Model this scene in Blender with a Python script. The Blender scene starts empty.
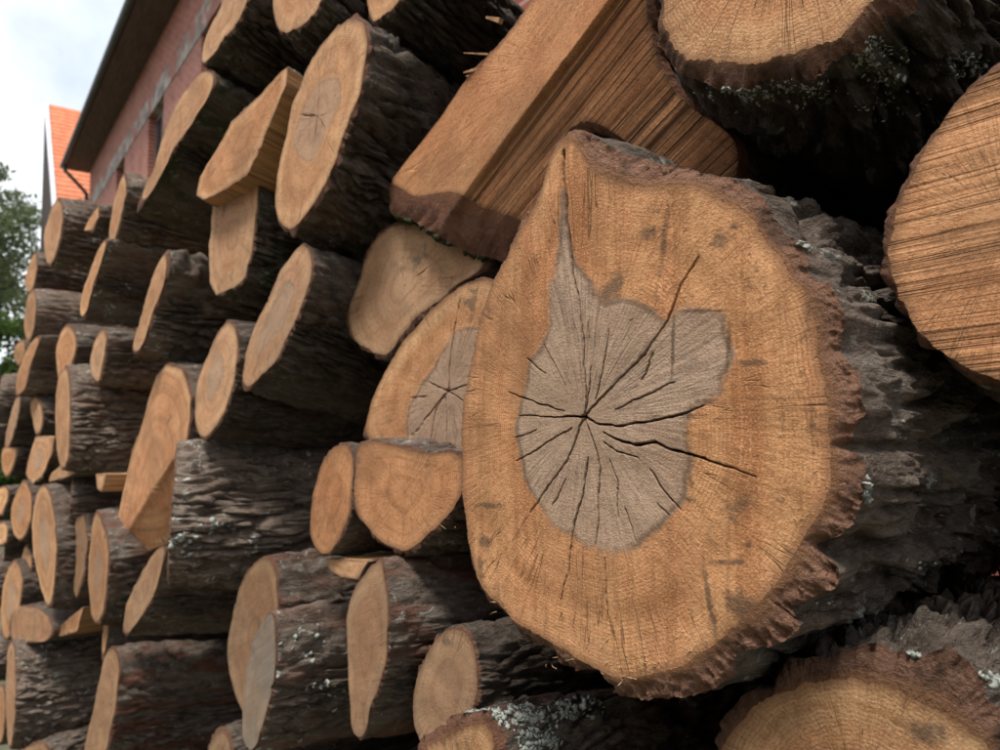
import bpy, math, random, time
T0 = time.time()
import numpy as np
from mathutils import Matrix, Vector

S = bpy.context.scene
COL = S.collection
R = math.radians

# ------------------------------------------------------------------ camera
F = 700.0                       # focal length in pixels of a 1000 px wide picture
HORIZON = 410.0
CAMZ = 1.7
PITCH = math.atan((HORIZON - 375.0) / F)
cam = bpy.data.cameras.new('camera')
cam.sensor_width = 36.0
cam.lens = 36.0 * F / 1000.0
cam.clip_start = 0.05
cam.clip_end = 2000.0
cam.dof.use_dof = True
cam.dof.focus_distance = 0.52
cam.dof.aperture_fstop = 10.0
camo = bpy.data.objects.new('camera', cam)
camo.location = (0, 0, CAMZ)
camo.rotation_euler = (math.pi / 2 + PITCH, 0, 0)
COL.objects.link(camo)
S.camera = camo

# ------------------------------------------------------------------ sky and sun
SUN_AZ, SUN_EL = R(205), R(66)      # azimuth clockwise from +Y: behind the camera, to its left
w = bpy.data.worlds.new('World')
S.world = w
w.use_nodes = True
nt = w.node_tree
for n in list(nt.nodes):
    nt.nodes.remove(n)
out = nt.nodes.new('ShaderNodeOutputWorld')
bg = nt.nodes.new('ShaderNodeBackground')
bg.inputs['Strength'].default_value = 0.1
sky = nt.nodes.new('ShaderNodeTexSky')
sky.sky_type = 'NISHITA'
sky.sun_disc = False
sky.sun_elevation = SUN_EL
sky.sun_rotation = SUN_AZ
tc = nt.nodes.new('ShaderNodeTexCoord')
no = nt.nodes.new('ShaderNodeTexNoise')
no.inputs['Scale'].default_value = 2.6
no.inputs['Detail'].default_value = 7
no.inputs['Roughness'].default_value = 0.55
rp = nt.nodes.new('ShaderNodeValToRGB')
rp.color_ramp.elements[0].position = 0.30
rp.color_ramp.elements[0].color = (0.45, 0.45, 0.45, 1)
rp.color_ramp.elements[1].position = 0.56
rp.color_ramp.elements[1].color = (1, 1, 1, 1)
no2 = nt.nodes.new('ShaderNodeTexNoise')
no2.inputs['Scale'].default_value = 3.7
no2.inputs['Detail'].default_value = 6
rp2 = nt.nodes.new('ShaderNodeValToRGB')
rp2.color_ramp.elements[0].position = 0.35
rp2.color_ramp.elements[0].color = (6.1, 6.7, 7.3, 1)
rp2.color_ramp.elements[1].position = 0.62
rp2.color_ramp.elements[1].color = (9.6, 9.6, 9.5, 1)
mx = nt.nodes.new('ShaderNodeMix')
mx.data_type = 'RGBA'
L = nt.links.new
L(tc.outputs['Generated'], no.inputs['Vector'])
L(tc.outputs['Generated'], no2.inputs['Vector'])
L(no.outputs['Fac'], rp.inputs['Fac'])
L(no2.outputs['Fac'], rp2.inputs['Fac'])
L(rp.outputs['Color'], mx.inputs['Factor'])
L(sky.outputs['Color'], mx.inputs['A'])
L(rp2.outputs['Color'], mx.inputs['B'])
L(mx.outputs['Result'], bg.inputs['Color'])
L(bg.outputs['Background'], out.inputs['Surface'])

sun = bpy.data.lights.new('sun', 'SUN')
sun.energy = 2.6
sun.angle = R(12)
sun.color = (1.0, 0.95, 0.88)
suno = bpy.data.objects.new('sun', sun)
sd = Vector((math.sin(SUN_AZ) * math.cos(SUN_EL), math.cos(SUN_AZ) * math.cos(SUN_EL), math.sin(SUN_EL)))
suno.rotation_euler = (-sd).to_track_quat('-Z', 'Y').to_euler()
COL.objects.link(suno)

S.view_settings.view_transform = 'Standard'
S.view_settings.look = 'None'
S.view_settings.exposure = 0.70
S.view_settings.gamma = 1.0
S.cycles.use_denoising = True
S.cycles.max_bounces = 6

# ------------------------------------------------------------------ pixel <-> space
CAM = np.array([0, 0, CAMZ])
FWD = np.array([0, math.cos(PITCH), math.sin(PITCH)])
UPV = np.array([0, -math.sin(PITCH), math.cos(PITCH)])
RGT = np.array([1.0, 0, 0])


def ray(px):
    px = np.atleast_2d(np.asarray(px, float))
    return RGT * ((px[:, :1] - 500) / F) + FWD - UPV * ((px[:, 1:2] - 375) / F)


def at_depth(px, depth):
    """point on a pixel's ray at a horizontal depth (metres along +Y)"""
    r = ray(px)[0]
    return CAM + r * (depth / r[1])


PA = R(43.0)                                        # the pile's front runs 43 degrees left of the view
A0 = np.array([math.cos(PA), math.sin(PA), 0])      # across the pile, into it
P0 = np.array([-math.sin(PA), math.cos(PA), 0])     # along the pile's front, away
D0 = 0.50                                           # the camera stands this far off the front


def unproj(px, pt, n):
    r = ray(px)
    t = np.dot(pt - CAM, n) / (r @ n)
    return CAM + r * t[:, None]


# ------------------------------------------------------------------ noise
_rs = np.random.RandomState(11)
PERM = np.concatenate([_rs.permutation(512)] * 3)
GRAD = _rs.normal(size=(512, 3))
GRAD /= np.linalg.norm(GRAD, axis=1)[:, None]
RND = _rs.rand(512, 3)


def hsh(i, j, k):
    return PERM[PERM[PERM[i & 511] + (j & 511)] + (k & 511)]


def pn(x, y, z, seed=0):
    x = x + seed * 17.31; y = y - seed * 9.17; z = z + seed * 5.73
    xi = np.floor(x).astype(np.int64); yi = np.floor(y).astype(np.int64); zi = np.floor(z).astype(np.int64)
    xf = x - xi; yf = y - yi; zf = z - zi
    u = xf ** 3 * (xf * (xf * 6 - 15) + 10); v = yf ** 3 * (yf * (yf * 6 - 15) + 10); q = zf ** 3 * (zf * (zf * 6 - 15) + 10)
    res = 0
    for a in (0, 1):
        for b in (0, 1):
            for c in (0, 1):
                g = GRAD[hsh(xi + a, yi + b, zi + c)]
                d = g[..., 0] * (xf - a) + g[..., 1] * (yf - b) + g[..., 2] * (zf - c)
                res = res + d * (u if a else 1 - u) * (v if b else 1 - v) * (q if c else 1 - q)
    return res * 1.6


def fbm(x, y, z, seed=0, octv=4, gain=0.5):
    s = 0; a = 1.0; f = 1.0
    for o in range(octv):
        s = s + a * pn(x * f, y * f, z * f, seed + o * 3)
        a *= gain; f *= 2.03
    return s


def vor(x, y, z, seed=0):
    x = x + seed * 3.1; y = y + seed * 7.7; z = z + seed * 1.9
    xi = np.floor(x).astype(np.int64); yi = np.floor(y).astype(np.int64); zi = np.floor(z).astype(np.int64)
    f1 = np.full(x.shape, 9.0); f2 = np.full(x.shape, 9.0)
    for a in (-1, 0, 1):
        for b in (-1, 0, 1):
            for c in (-1, 0, 1):
                p = RND[hsh(xi + a, yi + b, zi + c)]
                d = np.sqrt((xi + a + p[..., 0] - x) ** 2 + (yi + b + p[..., 1] - y) ** 2 + (zi + c + p[..., 2] - z) ** 2)
                m = d < f1
                f2 = np.where(m, f1, np.minimum(f2, d))
                f1 = np.where(m, d, f1)
    return f1, f2


def sstep(a, b, x):
    t = np.clip((x - a) / (b - a), 0, 1)
    return t * t * (3 - 2 * t)


# ------------------------------------------------------------------ materials
MATS = {}


class NB:
    def __init__(self, name):
        self.m = bpy.data.materials.new(name)
        self.m.use_nodes = True
        self.t = self.m.node_tree
        self.b = self.t.nodes['Principled BSDF']
        self.b.inputs['Roughness'].default_value = 0.85
        self.b.inputs['Specular IOR Level'].default_value = 0.25
        MATS[name] = self.m

    def n(self, kind, **kw):
        nd = self.t.nodes.new('ShaderNode' + kind)
        for k, v in kw.items():
            setattr(nd, k, v)
        return nd

    def l(self, a, b):
        self.t.links.new(a, b)

    def put(self, sock, v):
        if isinstance(v, (int, float)):
            sock.default_value = v
        elif isinstance(v, tuple):
            sock.default_value = v if len(v) != 3 or sock.type == 'VECTOR' else v + (1,)
        else:
            self.l(v, sock)

    def math(self, op, a, b=0.0, clamp=False):
        nd = self.n('Math', operation=op, use_clamp=clamp)
        self.put(nd.inputs[0], a); self.put(nd.inputs[1], b)
        return nd.outputs[0]

    def mix(self, f, a, b, mode='MIX'):
        nd = self.n('Mix', data_type='RGBA', blend_type=mode)
        self.put(nd.inputs['Factor'], f); self.put(nd.inputs['A'], a); self.put(nd.inputs['B'], b)
        return nd.outputs['Result']

    def attr(self, name, obj=False):
        nd = self.n('Attribute', attribute_name=name, attribute_type='OBJECT' if obj else 'GEOMETRY')
        return nd.outputs['Fac']

    def coord(self, scale=(1, 1, 1), rot=(0, 0, 0), src='Object', vec=None):
        mp = self.n('Mapping')
        mp.inputs['Scale'].default_value = scale
        mp.inputs['Rotation'].default_value = rot
        if vec is None:
            vec = self.n('TexCoord').outputs[src]
        self.l(vec, mp.inputs['Vector'])
        return mp.outputs['Vector']

    def noise(self, vec, scale=1.0, detail=4, rough=0.55, dist=0.0):
        nd = self.n('TexNoise')
        nd.inputs['Scale'].default_value = scale
        nd.inputs['Detail'].default_value = detail
        nd.inputs['Roughness'].default_value = rough
        nd.inputs['Distortion'].default_value = dist
        self.l(vec, nd.inputs['Vector'])
        return nd.outputs['Fac']

    def ramp(self, f, stops):
        nd = self.n('ValToRGB')
        cr = nd.color_ramp
        while len(cr.elements) < len(stops):
            cr.elements.new(0.5)
        for e, (p, c) in zip(cr.elements, stops):
            e.position = p
            e.color = (c, c, c, 1) if isinstance(c, (int, float)) else tuple(c) + (1,)
        self.put(nd.inputs['Fac'], f)
        return nd.outputs['Color']

    def rng(self, f, a, b, c=0.0, d=1.0):
        nd = self.n('MapRange', interpolation_type='SMOOTHSTEP')
        self.put(nd.inputs[0], f)
        for i, v in enumerate((a, b, c, d)):
            nd.inputs[i + 1].default_value = v
        return nd.outputs[0]

    def bump(self, h, strength=0.5, dist=0.002, prev=None):
        nd = self.n('Bump')
        nd.inputs['Strength'].default_value = strength
        nd.inputs['Distance'].default_value = dist
        self.l(h, nd.inputs['Height'])
        if prev is not None:
            self.l(prev, nd.inputs['Normal'])
        return nd.outputs['Normal']

    def done(self, col, normal=None, rough=None):
        self.put(self.b.inputs['Base Color'], col)
        if normal is not None:
            self.l(normal, self.b.inputs['Normal'])
        if rough is not None:
            self.put(self.b.inputs['Roughness'], rough)
        return self.m


def mat_wood():
    """sawn end grain; attributes: ring (m from pith), rim (m to the bark), heart / crack (signed distance, m)"""
    m = NB('sawn_end_grain')
    oi = m.n('ObjectInfo')
    tcn = m.n('TexCoord')
    shift = m.n('VectorMath', operation='MULTIPLY_ADD')
    par = m.attr('seed_shift', True)
    cxs = m.n('CombineXYZ')
    for i_ in range(3):
        m.l(par, cxs.inputs[i_])
    m.l(cxs.outputs[0], shift.inputs[0])
    shift.inputs[1].default_value = (1.0, 0.37, 2.1)
    m.l(tcn.outputs['Object'], shift.inputs[2])
    pos = shift.outputs[0]

    def co(scale, rot=(0, 0, 0)):
        return m.coord(scale, rot, vec=pos)
    ring = m.attr('ring'); heart = m.attr('heart'); crack = m.attr('crack'); rim = m.attr('rim')
    tone = m.attr('tone', True); warm = m.attr('warm', True); weather = m.attr('weather', True); hmix = m.attr('heart_mix', True)
    big = m.noise(co((1, 1, 1)), 11, 4, 0.6)
    mid = m.noise(co((1, 1, 1)), 48, 4)
    patch = m.noise(co((1, 1, 1)), 14, 3)
    patch2 = m.noise(co((1.7, 1.1, 1)), 19, 3)
    fine = m.noise(co((1, 1, 1)), 640, 3, 0.75)
    fib = m.noise(co((1, 1, 1)), 230, 4, 0.7)
    bigc = m.rng(big, 0.32, 0.68)
    orange = m.mix(bigc, (0.50, 0.195, 0.080), (0.68, 0.325, 0.150))
    tan = m.mix(bigc, (0.50, 0.275, 0.130), (0.68, 0.43, 0.235))
    base = m.mix(warm, tan, orange)
    sap = m.attr('sapwood', True); rmix = m.attr('ring_mix', True)
    sj = m.math('ADD', rim, m.math('MULTIPLY', m.math('SUBTRACT', big, 0.5), 0.03))
    base = m.mix(m.math('MULTIPLY', m.rng(sj, 0.012, 0.030, 1, 0), sap), base, (0.74, 0.47, 0.25))
    # broad bands of slow and quick growth, then single growth rings
    cx = m.n('CombineXYZ')
    m.l(m.math('MULTIPLY', ring, 62.0), cx.inputs[0])
    m.l(m.math('MULTIPLY', mid, 0.5), cx.inputs[1])
    bands = m.noise(cx.outputs[0], 1.0, 4, 0.6)
    base = m.mix(m.math('MULTIPLY', m.rng(bands, 0.44, 0.64, 0, 0.68), rmix), base, (0.30, 0.115, 0.038))
    rr = m.math('ADD', m.math('MULTIPLY', ring, 2300.0), m.math('MULTIPLY', mid, 5.0))
    rings = m.rng(m.math('SINE', rr), -0.2, 1.0)
    base = m.mix(m.math('MULTIPLY', m.math('MULTIPLY', rings, rmix), m.rng(patch, 0.35, 0.65, 0.26, 0.62)), base, (0.24, 0.095, 0.032))
    # saw marks: long streaks up the cut, fine lines across it in patches
    sawm = m.attr('saw_mix', True)
    vr = m.n('VectorRotate', rotation_type='Z_AXIS')
    m.l(pos, vr.inputs['Vector'])
    m.l(m.attr('saw_turn', True), vr.inputs['Angle'])
    rpos = vr.outputs[0]

    def co2(scale, rot=(0, 0, 0)):
        return m.coord(scale, rot, vec=rpos)
    s1 = m.noise(co2((190, 6, 6)), 1.0, 5, 0.65)
    s3 = m.noise(co2((42, 2.6, 2)), 1.0, 4, 0.6)
    s4 = m.noise(co2((75, 3.5, 2), (0, 0, 0.03)), 1.0, 3, 0.6)
    s2 = m.noise(co2((16, 560, 9), (0, 0, 0.07)), 1.0, 3, 0.6)
    base = m.mix(m.math('MULTIPLY', m.rng(s3, 0.46, 0.62, 0, 0.42), sawm), base, (0.64, 0.37, 0.17))
    base = m.mix(m.math('MULTIPLY', m.rng(s4, 0.50, 0.62, 0, 0.50), sawm), base, (0.29, 0.12, 0.042))
    base = m.mix(m.math('MULTIPLY', m.rng(s1, 0.50, 0.68, 0, 0.42), sawm), base, (0.26, 0.105, 0.038))
    base = m.mix(m.math('MULTIPLY', m.rng(s2, 0.52, 0.68, 0, 0.12), m.rng(patch2, 0.46, 0.62)), base, (0.25, 0.105, 0.04))
    base = m.mix(m.rng(fine, 0.50, 0.64, 0, 0.46), base, (0.78, 0.47, 0.25))
    base = m.mix(m.rng(fib, 0.50, 0.64, 0, 0.42), base, (0.24, 0.10, 0.04))
    # rays and hairline checks run out from the pith
    nv = m.n('VectorMath', operation='NORMALIZE')
    sep = m.n('SeparateXYZ')
    m.l(tcn.outputs['Object'], sep.inputs[0])
    c2 = m.n('CombineXYZ')
    m.l(sep.outputs[0], c2.inputs[0]); m.l(sep.outputs[1], c2.inputs[1])
    m.l(c2.outputs[0], nv.inputs[0])

    def radial(k, kr):
        sc = m.n('VectorMath', operation='SCALE')
        m.l(nv.outputs[0], sc.inputs[0]); sc.inputs['Scale'].default_value = k
        c3 = m.n('CombineXYZ')
        m.l(m.math('ADD', m.math('MULTIPLY', ring, kr), par), c3.inputs[2])
        ad = m.n('VectorMath', operation='ADD')
        m.l(sc.outputs[0], ad.inputs[0]); m.l(c3.outputs[0], ad.inputs[1])
        return ad.outputs[0]
    rays = m.noise(radial(46.0, 30.0), 1.0, 4, 0.6)
    base = m.mix(m.rng(rays, 0.50, 0.66, 0, 0.38), base, (0.27, 0.11, 0.042))
    hn = m.noise(radial(13.0, 7.0), 1.0, 2, 0.45)
    hl = m.math('MULTIPLY', m.rng(m.math('ABSOLUTE', m.math('SUBTRACT', hn, 0.5)), 0.0, 0.011, 1, 0), m.rng(patch, 0.44, 0.56))
    base = m.mix(m.math('MULTIPLY', m.math('MULTIPLY', hl, rmix), 0.6), base, (0.10, 0.045, 0.02))
    # dark smudges and stains
    sm = m.noise(co((1, 1, 1)), 24, 5, 0.62)
    sm2 = m.noise(co((1, 1, 1)), 8, 2)
    base = m.mix(m.math('MULTIPLY', m.rng(sm, 0.58, 0.68, 0, 0.8), m.rng(sm2, 0.48, 0.6)), base, (0.13, 0.085, 0.055))
    st = m.noise(co((1, 1, 1)), 6.5, 4, 0.6)
    base = m.mix(m.rng(st, 0.48, 0.66, 0, 0.42), base, (0.26, 0.13, 0.062))
    # the fibrous brown band next to the bark
    rj = m.math('ADD', rim, m.math('MULTIPLY', m.math('SUBTRACT', fib, 0.5), 0.012))
    base = m.mix(m.rng(rj, 0.0, 0.008, 0.75, 0), base, m.mix(fine, (0.16, 0.07, 0.032), (0.34, 0.18, 0.09)))
    # grey stained heart
    hj = m.math('ADD', heart, m.math('MULTIPLY', m.math('SUBTRACT', mid, 0.5), 0.012))
    hin = m.rng(m.math('ADD', hj, m.math('MULTIPLY', m.math('SUBTRACT', fib, 0.5), 0.010)), -0.004, 0.004, 1, 0)
    hcol = m.mix(m.rng(rays, 0.35, 0.68), (0.52, 0.36, 0.25), (0.25, 0.162, 0.11))
    hcol = m.mix(m.rng(big, 0.4, 0.65, 0, 0.6), hcol, (0.36, 0.215, 0.130))
    hcol = m.mix(m.rng(s2, 0.5, 0.68, 0, 0.06), hcol, (0.14, 0.10, 0.075))
    hcol = m.mix(m.rng(s1, 0.5, 0.68, 0, 0.35), hcol, (0.40, 0.31, 0.24))
    hcol = m.mix(m.rng(rings, 0, 1, 0, 0.14), hcol, (0.12, 0.08, 0.06))
    hcol = m.mix(m.math('MULTIPLY', hl, 0.75), hcol, (0.05, 0.03, 0.02))
    hcol = m.mix(m.rng(st, 0.45, 0.62, 0, 0.45), hcol, (0.43, 0.29, 0.19))
    hcol = m.mix(m.rng(fine, 0.5, 0.64, 0, 0.35), hcol, (0.50, 0.40, 0.32))
    hcol = m.mix(m.rng(fib, 0.5, 0.64, 0, 0.35), hcol, (0.14, 0.095, 0.07))
    hedge = m.rng(m.math('ABSOLUTE', m.math('ADD', hj, 0.001)), 0.0, 0.004, 1, 0)
    base = m.mix(m.math('MULTIPLY', hin, hmix), base, hcol)
    base = m.mix(m.math('MULTIPLY', m.math('MULTIPLY', hedge, hmix), m.rng(patch2, 0.35, 0.6, 0.15, 0.7)), base, (0.12, 0.085, 0.06))
    stn = m.math('ADD', m.attr('stain'), m.math('MULTIPLY', m.math('SUBTRACT', fib, 0.5), 0.9))  # besides real stains, carries painted shade of the oak's groove and step
    stn = m.math('ADD', stn, m.math('MULTIPLY', m.math('SUBTRACT', mid, 0.5), 0.8))
    base = m.mix(m.math('MULTIPLY', m.rng(stn, 0.22, 0.75, 0, 0.75), m.rng(m.attr('stain'), 0.02, 0.15)), base, (0.10, 0.06, 0.036))
    gmask = m.attr('stripe')
    gv = m.noise(co2((165, 1.5, 2)), 1.0, 3, 0.6)
    gv2 = m.noise(co2((430, 5, 2)), 1.0, 3, 0.6)
    gl = m.math('ADD', m.math('MULTIPLY', m.rng(gv, 0.50, 0.64), 0.75), m.math('MULTIPLY', m.rng(gv2, 0.52, 0.68), 0.45))
    base = m.mix(m.math('MULTIPLY', m.math('MULTIPLY', gl, gmask), 0.78, True), base, (0.13, 0.058, 0.024))
    # weathering towards grey
    base = m.mix(m.math('MULTIPLY', weather, m.rng(big, 0.3, 0.65, 0.6, 1.0)), base, m.mix(s1, (0.17, 0.14, 0.11), (0.38, 0.32, 0.26)))
    base = m.mix(m.rng(crack, 0.0, 0.0014, 0.35, 0), base, (0.12, 0.065, 0.035))
    base = m.mix(m.rng(crack, -0.0004, 0.0004, 1, 0), base, (0.03, 0.018, 0.012))
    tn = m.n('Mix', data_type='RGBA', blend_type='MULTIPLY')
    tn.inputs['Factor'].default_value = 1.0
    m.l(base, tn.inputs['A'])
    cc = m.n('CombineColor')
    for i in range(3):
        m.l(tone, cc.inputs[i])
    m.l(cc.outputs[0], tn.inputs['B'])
    h = m.math('ADD', m.math('MULTIPLY', s2, 0.15), m.math('MULTIPLY', fine, 0.6))
    h = m.math('ADD', h, m.math('MULTIPLY', s1, 0.5))
    h = m.math('ADD', h, m.math('MULTIPLY', rays, 0.35))
    h = m.math('ADD', h, m.math('MULTIPLY', fib, 0.5))
    h = m.math('ADD', h, m.math('MULTIPLY', hl, -0.6))
    nb = m.bump(h, 0.8, 0.0022)
    nb = m.bump(m.math('MULTIPLY', m.math('MULTIPLY', gl, gmask), -1.0), 0.9, 0.0035, nb)
    return m.done(tn.outputs['Result'], nb, 0.8)


def mat_split():
    m = NB('split_wood_grain')
    g1 = m.noise(m.coord((95, 95, 5)), 1.0, 5, 0.62, 0.3)
    g2 = m.noise(m.coord((320, 320, 14)), 1.0, 3, 0.6)
    big = m.noise(m.coord((12, 12, 5)), 1.0, 2)
    warm = m.attr('warm', True); tone = m.attr('tone', True)
    c = m.mix(warm, (0.47, 0.31, 0.175), (0.44, 0.205, 0.08))
    c = m.mix(m.rng(g1, 0.42, 0.65, 0, 0.75), c, (0.20, 0.095, 0.042))
    c = m.mix(m.rng(g2, 0.5, 0.72, 0, 0.5), c, (0.60, 0.38, 0.19))
    c = m.mix(m.rng(big, 0.5, 0.72, 0, 0.55), c, (0.23, 0.17, 0.125))
    tn = m.n('Mix', data_type='RGBA', blend_type='MULTIPLY')
    tn.inputs['Factor'].default_value = 1.0
    cc = m.n('CombineColor')
    for i in range(3):
        m.l(tone, cc.inputs[i])
    m.l(c, tn.inputs['A']); m.l(cc.outputs[0], tn.inputs['B'])
    return m.done(tn.outputs['Result'], m.bump(m.math('ADD', g1, g2), 0.8, 0.003))


def mat_bark():
    """weathered furrowed bark; object props: bark_tone, lichen, moss, redness"""
    m = NB('furrowed_bark')
    o = m.coord()
    tone = m.attr('bark_tone', True); lich = m.attr('lichen', True); moss = m.attr('moss', True); red = m.attr('redness', True)
    al = m.noise(m.coord((55, 55, 24)), 1.0, 5, 0.65, 0.4)
    fine = m.noise(m.coord((330, 330, 120)), 1.0, 4, 0.7)
    big = m.noise(m.coord((10, 10, 5)), 1.0, 3)
    c = m.mix(m.rng(al, 0.3, 0.7), (0.050, 0.036, 0.027), (0.165, 0.128, 0.10))
    c = m.mix(m.rng(big, 0.42, 0.66, 0, 0.55), c, (0.20, 0.168, 0.14))
    c = m.mix(m.rng(fine, 0.52, 0.70, 0, 0.5), c, (0.27, 0.23, 0.195))
    dk = m.noise(m.coord((130, 130, 55)), 1.0, 4, 0.6)
    c = m.mix(m.rng(dk, 0.50, 0.64, 0, 0.45), c, (0.035, 0.024, 0.018))
    rd = m.noise(m.coord((26, 26, 9)), 1.0, 4)
    c = m.mix(m.math('MULTIPLY', m.rng(rd, 0.48, 0.62), red), c, (0.125, 0.055, 0.036))
    ms = m.noise(o, 17, 4)
    c = m.mix(m.math('MULTIPLY', m.rng(ms, 0.5, 0.62), moss), c, (0.055, 0.062, 0.026))
    ln = m.noise(o, 60, 4, 0.55, 0.6)
    lb = m.noise(o, 9, 2)
    c = m.mix(m.math('MULTIPLY', m.math('MULTIPLY', m.rng(ln, 0.60, 0.65), m.rng(lb, 0.45, 0.58)), lich), c, (0.40, 0.43, 0.39))
    tn = m.n('Mix', data_type='RGBA', blend_type='MULTIPLY')
    tn.inputs['Factor'].default_value = 1.0
    cc = m.n('CombineColor')
    for i in range(3):
        m.l(tone, cc.inputs[i])
    m.l(c, tn.inputs['A']); m.l(cc.outputs[0], tn.inputs['B'])
    nb = m.bump(m.math('ADD', m.math('MULTIPLY', al, 1.2), m.math('MULTIPLY', fine, 0.8)), 1.0, 0.010)
    return m.done(tn.outputs['Result'], nb, 0.9)


def mat_rim():
    m = NB('cut_bark_section')
    o = m.coord()
    tone = m.attr('rim_tone', True)
    a = m.noise(o, 75, 5, 0.7)
    b = m.noise(o, 380, 4, 0.75)
    lay = m.n('CombineXYZ')
    m.l(m.math('MULTIPLY', m.attr('rimt'), 5.0), lay.inputs[0])
    m.l(m.math('MULTIPLY', a, 2.0), lay.inputs[1])
    lays = m.noise(lay.outputs[0], 1.0, 4, 0.6)
    c = m.mix(m.rng(m.math('ADD', m.math('MULTIPLY', a, 0.5), m.math('MULTIPLY', lays, 0.5)), 0.36, 0.62), (0.17, 0.078, 0.046), (0.40, 0.215, 0.14))
    c = m.mix(m.rng(b, 0.5, 0.70, 0, 0.6), c, (0.50, 0.32, 0.22))
    d = m.noise(o, 30, 4, 0.6)
    c = m.mix(m.rng(d, 0.52, 0.64, 0, 0.75), c, (0.09, 0.055, 0.038))
    rt = m.math('ADD', m.attr('rimt'), m.math('MULTIPLY', m.math('SUBTRACT', b, 0.5), 0.5))
    c = m.mix(m.rng(rt, 0.05, 0.5, 0.85, 0), c, m.mix(b, (0.20, 0.085, 0.034), (0.44, 0.225, 0.105)))
    c = m.mix(m.math('MULTIPLY', m.attr('redness', True), 0.55), c, m.mix(a, (0.13, 0.038, 0.020), (0.40, 0.16, 0.09)))
    tn = m.n('Mix', data_type='RGBA', blend_type='MULTIPLY')
    tn.inputs['Factor'].default_value = 1.0
    cc = m.n('CombineColor')
    for i in range(3):
        m.l(tone, cc.inputs[i])
    m.l(c, tn.inputs['A']); m.l(cc.outputs[0], tn.inputs['B'])
    return m.done(tn.outputs['Result'], m.bump(m.math('ADD', m.math('ADD', a, b), lays), 1.0, 0.008))


def mat_plain(name, c1, c2, scale=20, bump=0.3, dist=0.004, rough=0.85, stretch=(1, 1, 1)):
    m = NB(name)
    a = m.noise(m.coord(stretch), scale, 4)
    b = m.noise(m.coord(stretch), scale * 7, 3, 0.6)
    c = m.mix(m.rng(a, 0.3, 0.7), c1, c2)
    return m.done(c, m.bump(m.math('ADD', a, b), bump, dist), rough)


def mat_brick():
    m = NB('red_brickwork')
    bt = m.n('TexBrick')
    bt.inputs['Color1'].default_value = (0.25, 0.062, 0.04, 1)
    bt.inputs['Color2'].default_value = (0.34, 0.10, 0.066, 1)
    bt.inputs['Mortar'].default_value = (0.34, 0.24, 0.20, 1)
    bt.inputs['Scale'].default_value = 1.0
    bt.inputs['Mortar Size'].default_value = 0.012
    bt.inputs['Brick Width'].default_value = 0.25
    bt.inputs['Row Height'].default_value = 0.077
    v = m.coord()
    m.l(v, bt.inputs['Vector'])
    big = m.noise(v, 0.8, 4)
    c = m.mix(m.rng(big, 0.45, 0.7, 0, 0.35), bt.outputs['Color'], (0.38, 0.22, 0.175))
    b2 = m.noise(v, 2.3, 5, 0.65)
    c = m.mix(m.rng(b2, 0.5, 0.66, 0, 0.6), c, (0.17, 0.06, 0.045))
    return m.done(c, m.bump(bt.outputs['Fac'], -0.5, 0.01))


def mat_leaf(name, c1, c2):
    m = NB(name)
    rnd = m.noise(m.coord(), 2.2, 3)
    f2 = m.noise(m.coord(), 17, 2)
    c = m.mix(m.rng(m.math('ADD', m.math('MULTIPLY', rnd, 0.5), m.math('MULTIPLY', f2, 0.5)), 0.35, 0.65), c1, c2)
    tr = m.n('BsdfTranslucent')
    ms = m.n('MixShader')
    ms.inputs[0].default_value = 0.5
    m.put(tr.inputs['Color'], c)
    m.done(c, None, 0.6)
    m.l(m.b.outputs[0], ms.inputs[1]); m.l(tr.outputs[0], ms.inputs[2])
    m.l(ms.outputs[0], m.t.nodes['Material Output'].inputs['Surface'])
    return m.m


mat_wood(); mat_split(); mat_bark(); mat_rim(); mat_brick()
mat_plain('lichen_grey_green', (0.24, 0.265, 0.235), (0.42, 0.44, 0.395), 160, 0.4, 0.001)
mat_plain('moss_dark_green', (0.022, 0.026, 0.010), (0.055, 0.058, 0.022), 120, 0.4, 0.001)
mat_plain('raw_wood_fibre', (0.52, 0.33, 0.17), (0.68, 0.47, 0.27), 200, 0.2, 0.001)
mat_plain('furrowed_splinter', (0.20, 0.10, 0.05), (0.42, 0.24, 0.12), 150, 0.5, 0.002)
mat_plain('brown_soffit_timber', (0.065, 0.047, 0.037), (0.11, 0.085, 0.068), 3, 0.2, 0.01, 0.7, (1, 8, 8))
def mat_band():
    m = NB('grey_concrete')
    a = m.noise(m.coord(), 1.1, 5, 0.65)
    b = m.noise(m.coord(), 3.5, 5, 0.6)
    c = m.mix(m.rng(b, 0.35, 0.65), (0.17, 0.145, 0.13), (0.40, 0.36, 0.33))
    c = m.mix(m.rng(a, 0.47, 0.56, 0, 0.85), c, m.mix(b, (0.20, 0.06, 0.04), (0.36, 0.15, 0.11)))
    return m.done(c, m.bump(b, 0.3, 0.02))


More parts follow.
